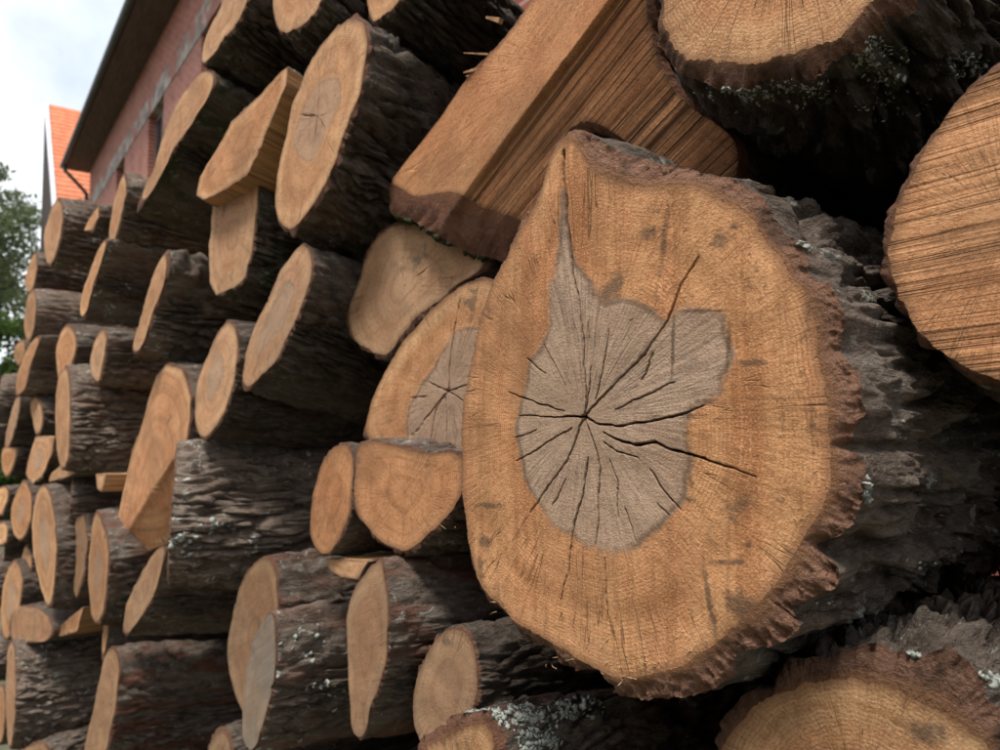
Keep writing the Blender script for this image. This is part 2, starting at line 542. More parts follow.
mat_band()
mat_plain('dark_metal', (0.03, 0.035, 0.035), (0.05, 0.055, 0.055), 5, 0.1, 0.002, 0.45)
mat_plain('pale_verge_board', (0.55, 0.52, 0.56), (0.68, 0.66, 0.70), 4, 0.1, 0.002, 0.6)
mat_plain('dark_gable_boards', (0.035, 0.026, 0.024), (0.06, 0.045, 0.04), 4, 0.3, 0.01, 0.8, (6, 6, 1))
mat_plain('orange_clay_tiles', (0.50, 0.15, 0.07), (0.60, 0.23, 0.125), 6, 0.2, 0.005)
mat_plain('window_glass_dark', (0.02, 0.022, 0.026), (0.03, 0.032, 0.036), 2, 0.0, 0.001, 0.12)
mat_plain('window_frame_paint', (0.10, 0.085, 0.08), (0.17, 0.15, 0.145), 4, 0.1, 0.002, 0.6)
mat_plain('gravel_and_grass', (0.06, 0.075, 0.035), (0.16, 0.14, 0.10), 0.9, 0.6, 0.03)
mat_plain('tree_bark_grey', (0.07, 0.06, 0.05), (0.14, 0.12, 0.10), 12, 0.6, 0.02, 0.9, (1, 1, 0.2))
mat_leaf('tree_leaves', (0.08, 0.11, 0.05), (0.20, 0.235, 0.12))
mat_leaf('hedge_leaves', (0.035, 0.07, 0.02), (0.11, 0.19, 0.045))


# ------------------------------------------------------------------ object helpers
def mesh_obj(name, verts, faces, mats, parent=None, smooth=True, fmat=None, attrs=None):
    me = bpy.data.meshes.new(name)
    if isinstance(faces, np.ndarray):
        nf, k = faces.shape
        me.vertices.add(len(verts))
        me.vertices.foreach_set('co', np.asarray(verts, np.float32).ravel())
        me.loops.add(nf * k)
        me.loops.foreach_set('vertex_index', faces.astype(np.int32).ravel())
        me.polygons.add(nf)
        me.polygons.foreach_set('loop_start', np.arange(0, nf * k, k, dtype=np.int32))
        me.update(calc_edges=True)
    else:
        me.from_pydata([tuple(v) for v in verts], [], [tuple(f) for f in faces])
    for mm in (mats if isinstance(mats, (list, tuple)) else [mats]):
        me.materials.append(MATS[mm])
    if fmat is not None:
        me.polygons.foreach_set('material_index', np.asarray(fmat, np.int32))
    if smooth:
        me.polygons.foreach_set('use_smooth', np.ones(len(me.polygons), bool))
    for k, v in (attrs or {}).items():
        at = me.attributes.new(k, 'FLOAT', 'POINT')
        at.data.foreach_set('value', np.asarray(v, np.float32))
    me.update()
    o = bpy.data.objects.new(name, me)
    COL.objects.link(o)
    o.parent = parent
    return o


def tag(o, label=None, cat=None, group=None, kind=None):
    if label: o['label'] = label
    if cat: o['category'] = cat
    if group: o['group'] = group
    if kind: o['kind'] = kind
    return o


def empty(name, loc):
    o = bpy.data.objects.new(name, None)
    o.empty_display_size = 0.1
    o.location = loc
    COL.objects.link(o)
    return o


def box_geo(x0, x1, y0, y1, z0, z1):
    v = [(x, y, z) for z in (z0, z1) for y in (y0, y1) for x in (x0, x1)]
    f = [(0, 2, 3, 1), (4, 5, 7, 6), (0, 1, 5, 4), (2, 6, 7, 3), (0, 4, 6, 2), (1, 3, 7, 5)]
    return v, f


def join_geo(parts):
    V, Fc = [], []
    for v, f in parts:
        b = len(V)
        V += list(v)
        Fc += [tuple(i + b for i in q) for q in f]
    return V, Fc


def tube_geo(pts, r, n=10):
    V, Fc = [], []
    pts = [Vector(p) for p in pts]
    for i, p in enumerate(pts):
        d = (pts[min(i + 1, len(pts) - 1)] - pts[max(i - 1, 0)]).normalized()
        a = d.orthogonal().normalized(); b = d.cross(a)
        rr = r[i] if isinstance(r, (list, tuple)) else r
        for k in range(n):
            t = 2 * math.pi * k / n
            V.append(tuple(p + a * math.cos(t) * rr + b * math.sin(t) * rr))
    for i in range(len(pts) - 1):
        for k in range(n):
            Fc.append((i * n + k, i * n + (k + 1) % n, (i + 1) * n + (k + 1) % n, (i + 1) * n + k))
    Fc.append(tuple(range(n - 1, -1, -1)))
    Fc.append(tuple(range((len(pts) - 1) * n, len(pts) * n)))
    return V, Fc


# ------------------------------------------------------------------ the log builder
QUAL = {0: (1200, 150, 200), 1: (440, 40, 90), 2: (290, 12, 56), 3: (140, 7, 30)}
LOGS = []           # (root, local frame, outline) of every log, for the packing of the hidden ones


def catmull(p, sub):
    n = len(p)
    o = []
    for i in range(n):
        a, b, c, d = p[i - 1], p[i], p[(i + 1) % n], p[(i + 2) % n]
        for k in range(sub):
            t = k / sub
            o.append(0.5 * ((2 * b) + (c - a) * t + (2 * a - 5 * b + 4 * c - d) * t * t + (3 * b - a - 3 * c + d) * t ** 3))
    return np.array(o)


def poly_sdf(x, y, poly):
    d = np.full(x.shape, 1e9)
    inside = np.zeros(x.shape, bool)
    n = len(poly)
    for i in range(n):
        ax, ay = poly[i]; bx, by = poly[(i + 1) % n]
        ex, ey = bx - ax, by - ay
        t = np.clip(((x - ax) * ex + (y - ay) * ey) / (ex * ex + ey * ey + 1e-12), 0, 1)
        d = np.minimum(d, np.hypot(x - ax - t * ex, y - ay - t * ey))
        c = ((ay > y) != (by > y)) & (x < ex * (y - ay) / (ey if abs(ey) > 1e-12 else 1e-12) + ax)
        inside ^= c
    return np.where(inside, -d, d)


def polar(pts, theta):
    a = np.arctan2(pts[:, 1], pts[:, 0]); r = np.hypot(pts[:, 0], pts[:, 1])
    i = np.argsort(a)
    a, r = a[i], r[i]
    a = np.concatenate([a - 2 * np.pi, a, a + 2 * np.pi]); r = np.concatenate([r, r, r])
    return np.interp(theta, a, r)


def csmooth(r, width):
    n = len(r)
    k = np.exp(-0.5 * (np.arange(-3 * width, 3 * width + 1) / width) ** 2)
    k /= k.sum()
    return np.convolve(np.concatenate([r[-3 * width:], r, r[:3 * width]]), k, 'valid')


def grid_faces(rows, nt, base=0):
    i = np.arange(rows - 1)[:, None] * nt
    k = np.arange(nt)[None, :]
    k2 = (k + 1) % nt
    return np.stack([i + k, i + k2, i + nt + k2, i + nt + k], -1).reshape(-1, 4) + base


def sub_mesh(verts, faces, mask):
    f = faces[mask]
    u, inv = np.unique(f, return_inverse=True)
    return u, verts[u], inv.reshape(f.shape)


def rot_az(a, el):
    c = math.cos(el)
    return np.array([c * math.cos(a), c * math.sin(a), math.sin(el)])


def log(label, px=None, circ=None, off=0.0, pith=None, vp=None, length=0.85, q=3, heart=None, cracks=(), ncr=0,
        bt=0.007, cw=0.022, cl=0.09, depth=0.006, tone=1.0, warm=0.7, weather=0.0, btone=1.0, lichen=0.5, moss=0.0,
        red=0.3, split=(), smooth=True, solve=True, saw=None, fold=None, wood=None, taper=0.0, jag=False, name='log',
        rot=None, maxrot=14, nr_=None, seed=None, cdepth=0.007, hmix=0.6, rtone=0.85, sawmix=0.35, sapw=0.7, rmix=1.0, stain_shade_spots=()):
    sd = len(LOGS) + 3 if seed is None else seed
    rng = np.random.RandomState(sd)
    nt_, nr, nv = QUAL[q]
    nr = nr_ or nr
    depth = depth * (1.0 if q == 0 else 1.9)
    cl = cl * (1.1 if q == 0 else 0.85)
    if px is not None:
        px = np.array(px, float)
        cpx = np.array(pith if pith else px.mean(0), float)
    else:
        cpx = np.array(circ[:2], float)
    r0 = ray(cpx)[0]
    pt = CAM + r0 * ((D0 + off) / (r0 @ A0))
    # which way the sawn face looks: as round as the outline allows, within what a woodpile shows
    delta = 0.0
    if px is not None and solve and rot is None:
        best = -1
        for dg in np.arange(-maxrot, maxrot + 0.1, 1.0):
            n = rot_az(PA - R(dg), 0)
            pp = unproj(px, pt, n)
            e1 = np.array([-n[1], n[0], 0])
            ab = np.stack([(pp - pt) @ e1, pp[:, 2] - pt[2]], 1)
            ev = np.linalg.eigvalsh(np.cov(ab.T))
            s = ev[0] / ev[1] - abs(dg) * 0.004
            if s > best:
                best, delta = s, dg
    if rot is not None:
        delta = rot
    n = rot_az(PA - R(delta), 0)
    if vp is not None:
        A = ray(vp)[0]; A = A / np.linalg.norm(A)
    else:
        A = rot_az(PA - R(np.clip(delta, -9, 12) * 0.8), R(-3))
    if circ is not None:
        n = A
    up = np.array([0, 0, 1.0])
    X = -np.cross(A, up); X /= np.linalg.norm(X)
    Y = np.cross(A, X)
    Rm = np.stack([X, Y, A], 1)
    nl = Rm.T @ n

    def loc(pxs):
        return (unproj(np.array(pxs, float), pt, n) - pt) @ Rm

    theta = np.linspace(-np.pi, np.pi, nt_, endpoint=False)
    if q > 0:
        cl_ = Rm.T @ (CAM - pt - A * 0.15)
        theta = math.atan2(cl_[1], cl_[0]) + theta - 0.6 * np.sin(theta)
    if px is not None:
        lo = loc(px)[:, :2]
        sub = 14
        if smooth:
            dense = catmull(lo, sub)
        else:
            t = np.linspace(0, 1, sub, endpoint=False)[None, :, None]
            dense = (lo[:, None] * (1 - t) + np.roll(lo, -1, 0)[:, None] * t).reshape(-1, 2)
    else:
        rad = circ[2] * r0[1] * ((D0 + off) / (r0 @ A0)) / F
        a = np.linspace(-np.pi, np.pi, 90, endpoint=False)
        rr = rad * (1 + 0.05 * np.sin(2 * a + sd) + 0.03 * np.sin(3 * a + 2 * sd))
        dense = np.stack([rr * np.cos(a), rr * np.sin(a)], 1)
    r = polar(dense, theta)
    Rbar = r.mean()
    # split (bark-less) stretches of the outline
    spl = np.zeros(nt_, bool)
    if px is not None:
        th_v = np.arctan2(lo[:, 1], lo[:, 0])
        for i, j in split:
            k = i
            while k % len(lo) != j % len(lo):
                a, b = th_v[k % len(lo)], th_v[(k + 1) % len(lo)]
                dlt = (b - a + np.pi) % (2 * np.pi) - np.pi
                spl |= (((theta - a) * np.sign(dlt)) % (2 * np.pi)) <= abs(dlt)
                k = k + 1
    v = length * np.linspace(0, 1, nv) ** 1.6
    TH, VV = np.meshgrid(theta, v)                      # rows along the log
    cx, sy = np.cos(TH) * Rbar, np.sin(TH) * Rbar
    # bark relief
    wx = fbm(cx / (cw * 3), sy / (cw * 3), VV / (cl * 1.2), sd, 2) * cw * 0.9
    wz = fbm(cx / (cw * 2), sy / (cw * 2), VV / (cl * 0.7), sd + 9, 2) * cl * 0.35
    f1, f2 = vor((cx + wx) / cw, (sy + wx) / cw, (VV + wz) / cl, sd)
    plate = sstep(0.0, 0.20, f2 - f1)
    ridge = 1 - 2 * np.abs(pn(cx / (cw * 0.75), sy / (cw * 0.75), VV / (cl * 0.8), sd + 4))
    rough = fbm(cx / 0.011, sy / 0.011, VV / 0.045, sd + 5, 4 if q == 0 else 3, 0.65)
    fiss = sstep(0.0, 0.22, np.abs(pn(cx / (cw * 0.85) + wx / cw, sy / (cw * 0.85), (VV + wz) / (cl * 1.0), sd + 21)))
    cross = sstep(0.0, 0.12, np.abs(pn(cx / (cw * 1.3), sy / (cw * 1.3), (VV + wz) / (cw * 1.1), sd + 27)))
    h = depth * ((plate - 0.55) * 0.75 + (fiss - 0.7) * 0.75 + (cross - 0.8) * (0.15 if q == 0 else 0.35) + 0.3 * (ridge - 0.4) + (0.34 if q == 0 else 0.36) * rough)
    h += 0.02 * Rbar * fbm(cx / (Rbar * 1.1), sy / (Rbar * 1.1), VV / 0.25, sd + 8, 2) * sstep(0.0, 0.1, VV)
    hs = 0.004 * fbm(cx / 0.02, sy / 0.02, VV / 0.25, sd + 6, 3) + 0.002 * pn(cx / 0.006, sy / 0.006, VV / 0.12, sd)
    h = h * (0.45 + 0.55 * sstep(0.0, 0.05, VV))
    fr_ = np.fft.rfftfreq(nt_)
    hsm = np.fft.irfft(np.fft.rfft(h, axis=1) * np.exp(-2 * (np.pi * fr_ * nt_ * (0.007 if q < 2 else 0.003)) ** 2)[None], nt_, axis=1)
    h = hsm + (h - hsm) * sstep(0.0, 0.035, VV)
    if jag:
        rs = csmooth(r, max(2, int(nt_ * 0.009)))
        bl = sstep(0.0, 0.10, VV)
        r = r + 0.0016 * fbm(np.cos(theta) * Rbar / 0.008, np.sin(theta) * Rbar / 0.008, theta * 0, sd + 31, 3, 0.6)
        h = (r - rs)[None] * (1 - bl * 0.5) + h * (0.10 + 0.90 * bl)
    else:
        rs = csmooth(r, max(1, nt_ // 200)) if smooth else r
    edge = sstep(0, 1, np.clip(csmooth(spl.astype(float), max(1, nt_ // 120)), 0, 1))
    h = h * (1 - edge)[None] + hs * edge[None]
    rad = rs[None] * (1 + taper * VV / length) + h
    R0 = rad[0]
    # the sawn wood inside the bark
    wn = fbm(np.cos(theta) * 5, np.sin(theta) * 5, theta * 0, sd + 2, 5, 0.65)
    if wood is not None:
        rw = polar(catmull(loc(wood)[:, :2], 10), theta) + 0.0022 * wn
    else:
        rw = csmooth(rs, max(2, nt_ // 90)) - bt * (1 + 0.35 * wn) * (1 - edge) if smooth else rs - bt * (1 + 0.3 * wn) * (1 - edge)
    rw = np.minimum(rw, R0 - 0.0008)
    rw = np.maximum(rw, R0 * 0.5)

    # features on the face
    hp = None
    if heart is not None:
        if isinstance(heart, (int, float)):
            a = np.linspace(0, 2 * np.pi, 40, endpoint=False)
            k = heart * (1 + 0.28 * fbm(np.cos(a) * 1.4, np.sin(a) * 1.4, a * 0 + 3, sd + 1, 3))
            rb = polar(dense, a) * k
            hp = np.stack([rb * np.cos(a), rb * np.sin(a)], 1)
        else:
            hp = catmull(loc(heart)[:, :2], 4)
    segs = []
    for c in cracks:
        p = loc([q_[:2] for q_ in c])[:, :2]
        ws = [q_[2] * 0.5 for q_ in c]
        ws[-1] *= 0.35
        for i in range(len(p) - 1):
            segs.append((p[i], p[i + 1], ws[i], ws[i + 1]))
    for i in range(ncr):
        a = 2 * np.pi * (i + rng.rand() * 0.8) / max(ncr, 1)
        ln = Rbar * (0.25 + 0.5 * rng.rand()) * (0.4 if i % 3 == 2 else 1)
        wd = 0.0011 * (0.4 + 0.8 * rng.rand())
        p = np.array([math.cos(a), math.sin(a)]) * Rbar * 0.02
        for k in range(5):
            a2 = a + rng.normal() * 0.22
            p2 = p + np.array([math.cos(a2), math.sin(a2)]) * ln / 5
            segs.append((p, p2, wd * (1 - k / 5), wd * (1 - (k + 1) / 5)))
            p = p2

    def crackd(x, y):
        d = np.full(x.shape, 1.0)
        jx = x + 0.0007 * pn(x / 0.006, y / 0.006, x * 0, sd) + 0.0016 * pn(x / 0.02, y / 0.02, x * 0, sd + 2) + 0.0003 * pn(x / 0.002, y / 0.002, x * 0, sd)
        jy = y + 0.0007 * pn(x / 0.006, y / 0.006, x * 0 + 7, sd) + 0.0016 * pn(x / 0.02, y / 0.02, x * 0 + 4, sd + 2) + 0.0003 * pn(x / 0.002, y / 0.002, x * 0 + 3, sd)
        for a, b, w0, w1 in segs:
            lo_ = np.minimum(a, b) - 0.012; hi_ = np.maximum(a, b) + 0.012
            m = (x > lo_[0]) & (x < hi_[0]) & (y > lo_[1]) & (y < hi_[1])
            if not m.any():
                continue
            e = b - a
            t = np.clip(((jx[m] - a[0]) * e[0] + (jy[m] - a[1]) * e[1]) / (e @ e + 1e-12), 0, 1)
            dd = np.hypot(jx[m] - a[0] - t * e[0], jy[m] - a[1] - t * e[1]) - 0.5 * (w0 + (w1 - w0) * t)
            d[m] = np.minimum(d[m], dd)
        return d

    def groove(x, y):
        ang, wl, amp = saw
        u = x * math.sin(ang) + y * math.cos(ang)
        t = x * math.cos(ang) - y * math.sin(ang)
        k = 1.0
        if fold is not None:            # the saw ran along the ridge
            u = fdist(x, y)
            t = x * fe[0] + y * fe[1]
            k = sstep(-0.002, 0.006, u)
        u = u + 0.18 * wl * pn(u / (wl * 5), t / (wl * 34), u * 0 + 3, sd)
        g = 1.3 * pn(u / wl, t / (wl * 90), u * 0, sd) + 0.7 * (1 - 2 * np.abs(pn(u / (wl * 0.7), t / (wl * 60), u * 0 + 5, sd))) + 0.5 * pn(u / (wl * 0.45), t / (wl * 22), u * 0 + 9, sd)
        return g * k

    def zface(x, y, crk=None):
        z = -(nl[0] * x + nl[1] * y) / nl[2]
        z = z + (0.0018 if saw is None else 0.0005) * fbm(x / 0.05, y / 0.05, x * 0, sd + 3, 2)
        if saw is not None:
            ang, wl, amp = saw
            z = z + amp * groove(x, y)
        if fold is not None:
            fd = fdist(x, y)
            z = z + fold[2] * np.maximum(0, fd) + 0.004 * sstep(-0.001, 0.003, fd)
        if crk is not None:
            z = z + cdepth * sstep(0.0005, -0.0006, crk)
        return z

    if fold is not None:
        fa, fb = loc([fold[0]])[0, :2], loc([fold[1]])[0, :2]
        fe = (fb - fa) / np.linalg.norm(fb - fa)
        fsgn = 1.0

        def fdist(x, y):        # positive on the picture's right of the ridge (local x runs left)
            d_ = (x - fa[0]) * fe[1] - (y - fa[1]) * fe[0]
            return d_ * (-1 if fe[1] > 0 else 1)

    root = empty(name, Vector(pt))
    root.rotation_euler = Matrix(Rm.tolist()).to_euler()
    tag(root, label, 'log', 'logs stacked in the woodpile')
    if q >= 2:
        btone = btone * 1.4
        weather = min(1.0, weather + 0.3 * rng.rand() ** 2)
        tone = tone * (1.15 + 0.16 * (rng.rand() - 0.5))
        warm = float(np.clip(warm + (0 if warm > 0.9 else rng.uniform(-0.2, 0.1)), 0, 1))
    turn = 0.0 if q <= 1 else rng.uniform(-1.2, 1.2)
    if fold is not None:
        turn = math.pi / 2 - math.atan2(fe[1], fe[0])
    elif saw is not None:
        turn = math.pi / 2 + saw[0]
    props = dict(sapwood=sapw, ring_mix=rmix, saw_mix=sawmix, saw_turn=turn, rim_tone=rtone, seed_shift=(sd * 0.731) % 9.0, heart_mix=hmix, tone=tone, warm=warm, weather=weather, bark_tone=btone, lichen=lichen, moss=moss, redness=red)

    def setp(o):
        for k, vv in props.items():
            o[k] = float(vv)
        return o

    # wood disc
    t0 = 0.004 if q < 2 else 0.012
    tt = np.linspace(t0, 1, nr)
    RR = tt[:, None] * rw[None]
    x = RR * np.cos(theta)[None]; y = RR * np.sin(theta)[None]
    crk = crackd(x, y) if segs else np.full(x.shape, 1.0)
    z = zface(x, y, crk if segs else None)
    hs_ = poly_sdf(x, y, hp) if hp is not None else np.full(x.shape, 1.0)
    ringv = tt[:, None] * (rw.mean() * 0.75 + 0.25 * rw[None])
    V = np.stack([x, y, z], -1).reshape(-1, 3)
    rim_d = rw[None] - RR
    stain = np.zeros(x.shape)  # stain spots, plus groove and step shade put into the colour
    for (sx_, sy_, wx_, wy_, k_) in stain_shade_spots:
        c_ = loc([(sx_, sy_), (sx_ + wx_, sy_), (sx_, sy_ + wy_)])[:, :2]
        ex_ = np.linalg.norm(c_[1] - c_[0]); ey_ = np.linalg.norm(c_[2] - c_[0])
        ux_ = (c_[1] - c_[0]) / ex_
        dx_ = (x - c_[0][0]) * ux_[0] + (y - c_[0][1]) * ux_[1]
        dy_ = -(x - c_[0][0]) * ux_[1] + (y - c_[0][1]) * ux_[0]
        stain = np.maximum(stain, k_ * np.exp(-0.5 * ((dx_ / ex_) ** 2 + (dy_ / ey_) ** 2)))
    stripe = np.zeros(x.shape)
    if fold is not None and saw is not None:
        stripe = sstep(0.0, 0.006, fdist(x, y))
    elif saw is not None:
        stripe = np.full(x.shape, 0.75)
    at = {'stain': stain.ravel(), 'stripe': stripe.ravel(), 'rim': rim_d.ravel(), 'ring': np.broadcast_to(ringv, x.shape).ravel(), 'heart': hs_.ravel(), 'crack': crk.ravel()}
    fc = grid_faces(nr, nt_)
    if hp is not None:
        hm = at['heart'][fc].mean(1) < 0
    else:
        hm = np.zeros(len(fc), bool)
    u, vv, ff = sub_mesh(V, fc, ~hm)
    cut = setp(mesh_obj('cut_face', vv, ff, 'sawn_end_grain', root, attrs={k: a[u] for k, a in at.items()}))
    if hm.sum() > 4:
        u, vv, ff = sub_mesh(V, fc, hm)
        setp(mesh_obj('heartwood', vv, ff, 'sawn_end_grain', cut, attrs={k: a[u] for k, a in at.items()}))
    # bark rim, sides and far end
    nrim = 12 if q == 0 else (6 if q == 1 else 3)
    ts = np.linspace(0, 1, nrim)
    RR = rw[None] + (R0 - rw)[None] * ts[:, None]
    x = RR * np.cos(theta)[None]; y = RR * np.sin(theta)[None]
    crkr = crackd(x[:1], y[:1]) if segs else None
    z = zface(x, y)
    if segs:
        z[0] = zface(x[0], y[0], crkr[0])
    brk = 0.30 * depth + 0.55 * depth * np.abs(fbm(x / 0.016, y / 0.016, x * 0, sd + 12, 4, 0.6))
    if q >= 2:
        brk = brk * 0.5
    z = z + (ts ** 1.4)[:, None] * brk * (1 - edge)[None]
    zedge = z[-1]
    Vr = np.stack([x, y, z], -1).reshape(-1, 3)
    x = rad * np.cos(TH); y = rad * np.sin(TH)
    zf = zedge[None]
    zz = zf * (1 - VV / length) + VV
    Vs = np.stack([x, y, zz], -1).reshape(-1, 3)
    nside = len(Vs)
    rimf = grid_faces(nrim, nt_, nside)
    sf = grid_faces(nv, nt_)
    last = (nv - 1) * nt_
    cidx = nside + len(Vr)
    k = np.arange(nt_)
    capf = np.stack([last + k, last + (k + 1) % nt_, np.full(nt_, cidx), np.full(nt_, cidx)], 1)
    allV = np.concatenate([Vs, Vr, [[0, 0, length]]])
    sm = np.tile(spl, nv - 1)
    fall = np.concatenate([sf[~sm], rimf, capf[:, [0, 1, 2, 3]]])
    fm = np.concatenate([np.zeros((~sm).sum()), np.ones(len(rimf)), np.zeros(len(capf))])
    # the cap as triangles needs its own mesh call: split the degenerate quads
    tri_cap = capf[:, :3]
    me_f = [tuple(int(i) for i in f) for f in tri_cap]
    u, vv, ff = sub_mesh(allV, np.concatenate([sf[~sm], rimf]), np.ones(int((~sm).sum()) + len(rimf), bool))
    bark = setp(mesh_obj('bark', vv, ff, ['furrowed_bark', 'cut_bark_section'], root,
                         fmat=np.concatenate([np.zeros((~sm).sum()), np.ones(len(rimf))]),
                         attrs={'rimt': np.concatenate([np.ones(nside), np.repeat(ts, nt_), [1.0]])[u]}))
    cu = Vs[last:last + nt_]
    setp(mesh_obj('rear_end', np.concatenate([cu, [[0, 0, length]]]), [(int(i), int((i + 1) % nt_), nt_) for i in range(nt_)],
                  'cut_bark_section', root))
    if sm.any():
        u, vv, ff = sub_mesh(Vs, sf, sm)
        setp(mesh_obj('split_side', vv, ff, 'split_wood_grain', root))
    ent = dict(root=root, bark=bark, cut=cut, pt=pt, Rm=Rm, theta=theta, rad=rad, Vs=Vs, nt=nt_, nv=nv, length=length, label=label, off=off,
               loc=loc, zface=zface)
    LOGS.append(ent)
    ext = Vs[:nt_]
    print('LOG %-70s w %.2f h %.2f rot %+.0f dep %.2f' % (label[:70], np.ptp(ext[:, 0]), np.ptp(ext[:, 1]), delta, pt[1]))
    return ent


def project(P):
    d = P - CAM
    zc = d @ FWD
    return np.stack([500 + F * (d @ RGT) / zc, 375 - F * (d @ UPV) / zc], -1)


def surf_samples(ent, cpx, rpx, count, seed):
    """points of a log's bark seen inside an ellipse of the picture"""
    rng = np.random.RandomState(seed)
    nt_, nv = ent['nt'], ent['nv']
    P = ent['Vs'].reshape(nv, nt_, 3)
    du = np.roll(P, -1, 1) - np.roll(P, 1, 1)
    dv = np.gradient(P, axis=0)
    N = np.cross(du, dv)
    N /= np.linalg.norm(N, axis=-1, keepdims=True) + 1e-12
    rdir = P.copy(); rdir[..., 2] = 0
    sg = np.sign((N * rdir).sum(-1, keepdims=True))
    N = N * sg
    W = P.reshape(-1, 3) @ ent['Rm'].T + ent['pt']
    NW = N.reshape(-1, 3) @ ent['Rm'].T
    px = project(W)
    m = (((px - np.array(cpx)) / np.array(rpx)) ** 2).sum(1) < 1
    m &= ((W - CAM) * NW).sum(1) < 0
    idx = np.nonzero(m)[0]
    if len(idx) == 0:
        return np.zeros((0, 3)), np.zeros((0, 3))
    pr = np.exp(-1.5 * (((px[idx] - np.array(cpx)) / np.array(rpx)) ** 2).sum(1))
    idx = rng.choice(idx, count, p=pr / pr.sum())
    return P.reshape(-1, 3)[idx], N.reshape(-1, 3)[idx]


def lobes(ent, name, mat, spots, size, seed, thin=0.16, tilt=0.9):
    """crust of small lobed flakes (lichen) or tufts (moss) growing on a log's bark"""
    rng = np.random.RandomState(seed)
    V, Fc = [], []
    for cpx, rpx, cnt in spots:
        Ps, Ns = surf_samples(ent, cpx, rpx, cnt, seed + int(cpx[0]))
        for p, nn in zip(Ps, Ns):
            s = size * (0.45 + rng.rand())
            nn = nn + rng.normal(size=3) * tilt * 0.6
            nn /= np.linalg.norm(nn)
            a = np.cross(nn, rng.normal(size=3)); a /= np.linalg.norm(a)
            b = np.cross(nn, a)
            k = 7
            base = len(V)
            V.append(p + nn * s * thin * 0.6 + rng.normal(size=3) * s * 0.2)
            for i in range(k):
                t = 2 * math.pi * i / k
                rr = s * (0.45 + 0.65 * rng.rand())
                V.append(p + (a * math.cos(t) + b * math.sin(t)) * rr + nn * s * (thin * (0.2 + rng.rand())))
            for i in range(k):
                t = 2 * math.pi * i / k
                V.append(p + (a * math.cos(t) + b * math.sin(t)) * s * 0.35 - nn * s * 0.15)
            for i in range(k):
                j = (i + 1) % k
                Fc.append((base, base + 1 + i, base + 1 + j))
                Fc.append((base + 1 + i, base + 1 + k + i, base + 1 + k + j))
                Fc.append((base + 1 + i, base + 1 + k + j, base + 1 + j))
    if V:
        o = mesh_obj(name, np.array(V), np.array(Fc), mat, ent['root'], smooth=False)
        o['kind'] = 'stuff'


def fibres(ent, pxs, count, seed, ln=(0.004, 0.011), spread=(10, 6), th=0.0003):
    """torn wood fibres standing off a sawn face"""
    rng = np.random.RandomState(seed)
    V, Fc = [], []
    for (cx_, cy_), cnt in zip(pxs, count):
        pp = np.array([cx_, cy_]) + rng.normal(size=(cnt, 2)) * np.array(spread)
        lo = ent['loc'](pp)
        zz = ent['zface'](lo[:, 0], lo[:, 1])
        for (x, y, _), z in zip(lo, zz):
            a = np.array([x, y, z])
            ang = rng.normal() * 0.6 + (math.pi if rng.rand() < 0.3 else 0)
            d = np.array([math.cos(ang), math.sin(ang), -0.25 - 0.3 * rng.rand()])
            l_ = rng.uniform(*ln)
            d2 = d + rng.normal(size=3) * 0.35
            mid = a + d * l_ * 0.5; end = mid + d2 * l_ * 0.5
            n1 = np.cross(d, [0, 0, 1]); n1 /= np.linalg.norm(n1)
            n2 = np.cross(d, n1)
            b0 = len(V)
            for p, t in ((a + np.array([0, 0, 0.001]), th), (mid, th * 0.9)):
                for k in range(3):
                    c = 2 * math.pi * k / 3
                    V.append(p + (n1 * math.cos(c) + n2 * math.sin(c)) * t)
            V.append(end)
            for k in range(3):
                j = (k + 1) % 3
                Fc += [(b0 + k, b0 + j, b0 + 3 + j), (b0 + k, b0 + 3 + j, b0 + 3 + k), (b0 + 3 + k, b0 + 3 + j, b0 + 6)]
    o = mesh_obj('wood_fibres', np.array(V), np.array(Fc), 'raw_wood_fibre', ent['cut'], smooth=False)
    o['kind'] = 'stuff'


# ------------------------------------------------------------------ ground, building, house, trees
g = 300.0
gv = [(-g, -g, 0), (g, -g, 0), (g, g, 0), (-g, g, 0)]
tag(mesh_obj('ground', gv, [(0, 1, 2, 3)], 'gravel_and_grass'), kind='structure')


def oriented(name, loc, u, n):
    """an Empty whose x runs along u and whose y runs along n"""
    e = empty(name, loc)
    e.rotation_euler = Matrix(((u[0], n[0], 0), (u[1], n[1], 0), (0, 0, 1))).to_euler()
    return e


BA = R(37.4)
BN = np.array([math.cos(BA), math.sin(BA)])
BU = np.array([math.sin(BA), -math.cos(BA)])        # towards the camera's right; far end is at negative x
bd = oriented('brick_building', (BN[0] * 2.6, BN[1] * 2.6, CAMZ - 1.4), BU, BN)
tag(bd, 'unplastered red brick building with deep brown eaves behind the woodpile', 'building')
X1 = 8.0            # goes on past the camera
XC = -22.3          # its far corner
wins = [(-17.8, -16.8), (-14.3, -13.05), (-10.6, -9.4), (-6.9, -5.7)]


def bpart(name, b, mat, parent=bd, bev=0.0):
    v, f = box_geo(*b)
    return mesh_obj(name, v, f, mat, parent, smooth=False)


def brick_wall(name, b):
    o = bpart(name, b, 'red_brickwork')
    # the brick courses run in the wall's x-z plane
    return o


# the brick texture needs x-z, so the wall meshes are built lying down and stood up
def brick_box(name, x0, x1, y0, y1, z0, z1):
    v, f = box_geo(x0, x1, z0, z1, -y1, -y0)
    o = mesh_obj(name, v, f, 'red_brickwork', bd, smooth=False)
    o.rotation_euler = (math.pi / 2, 0, 0)
    return o


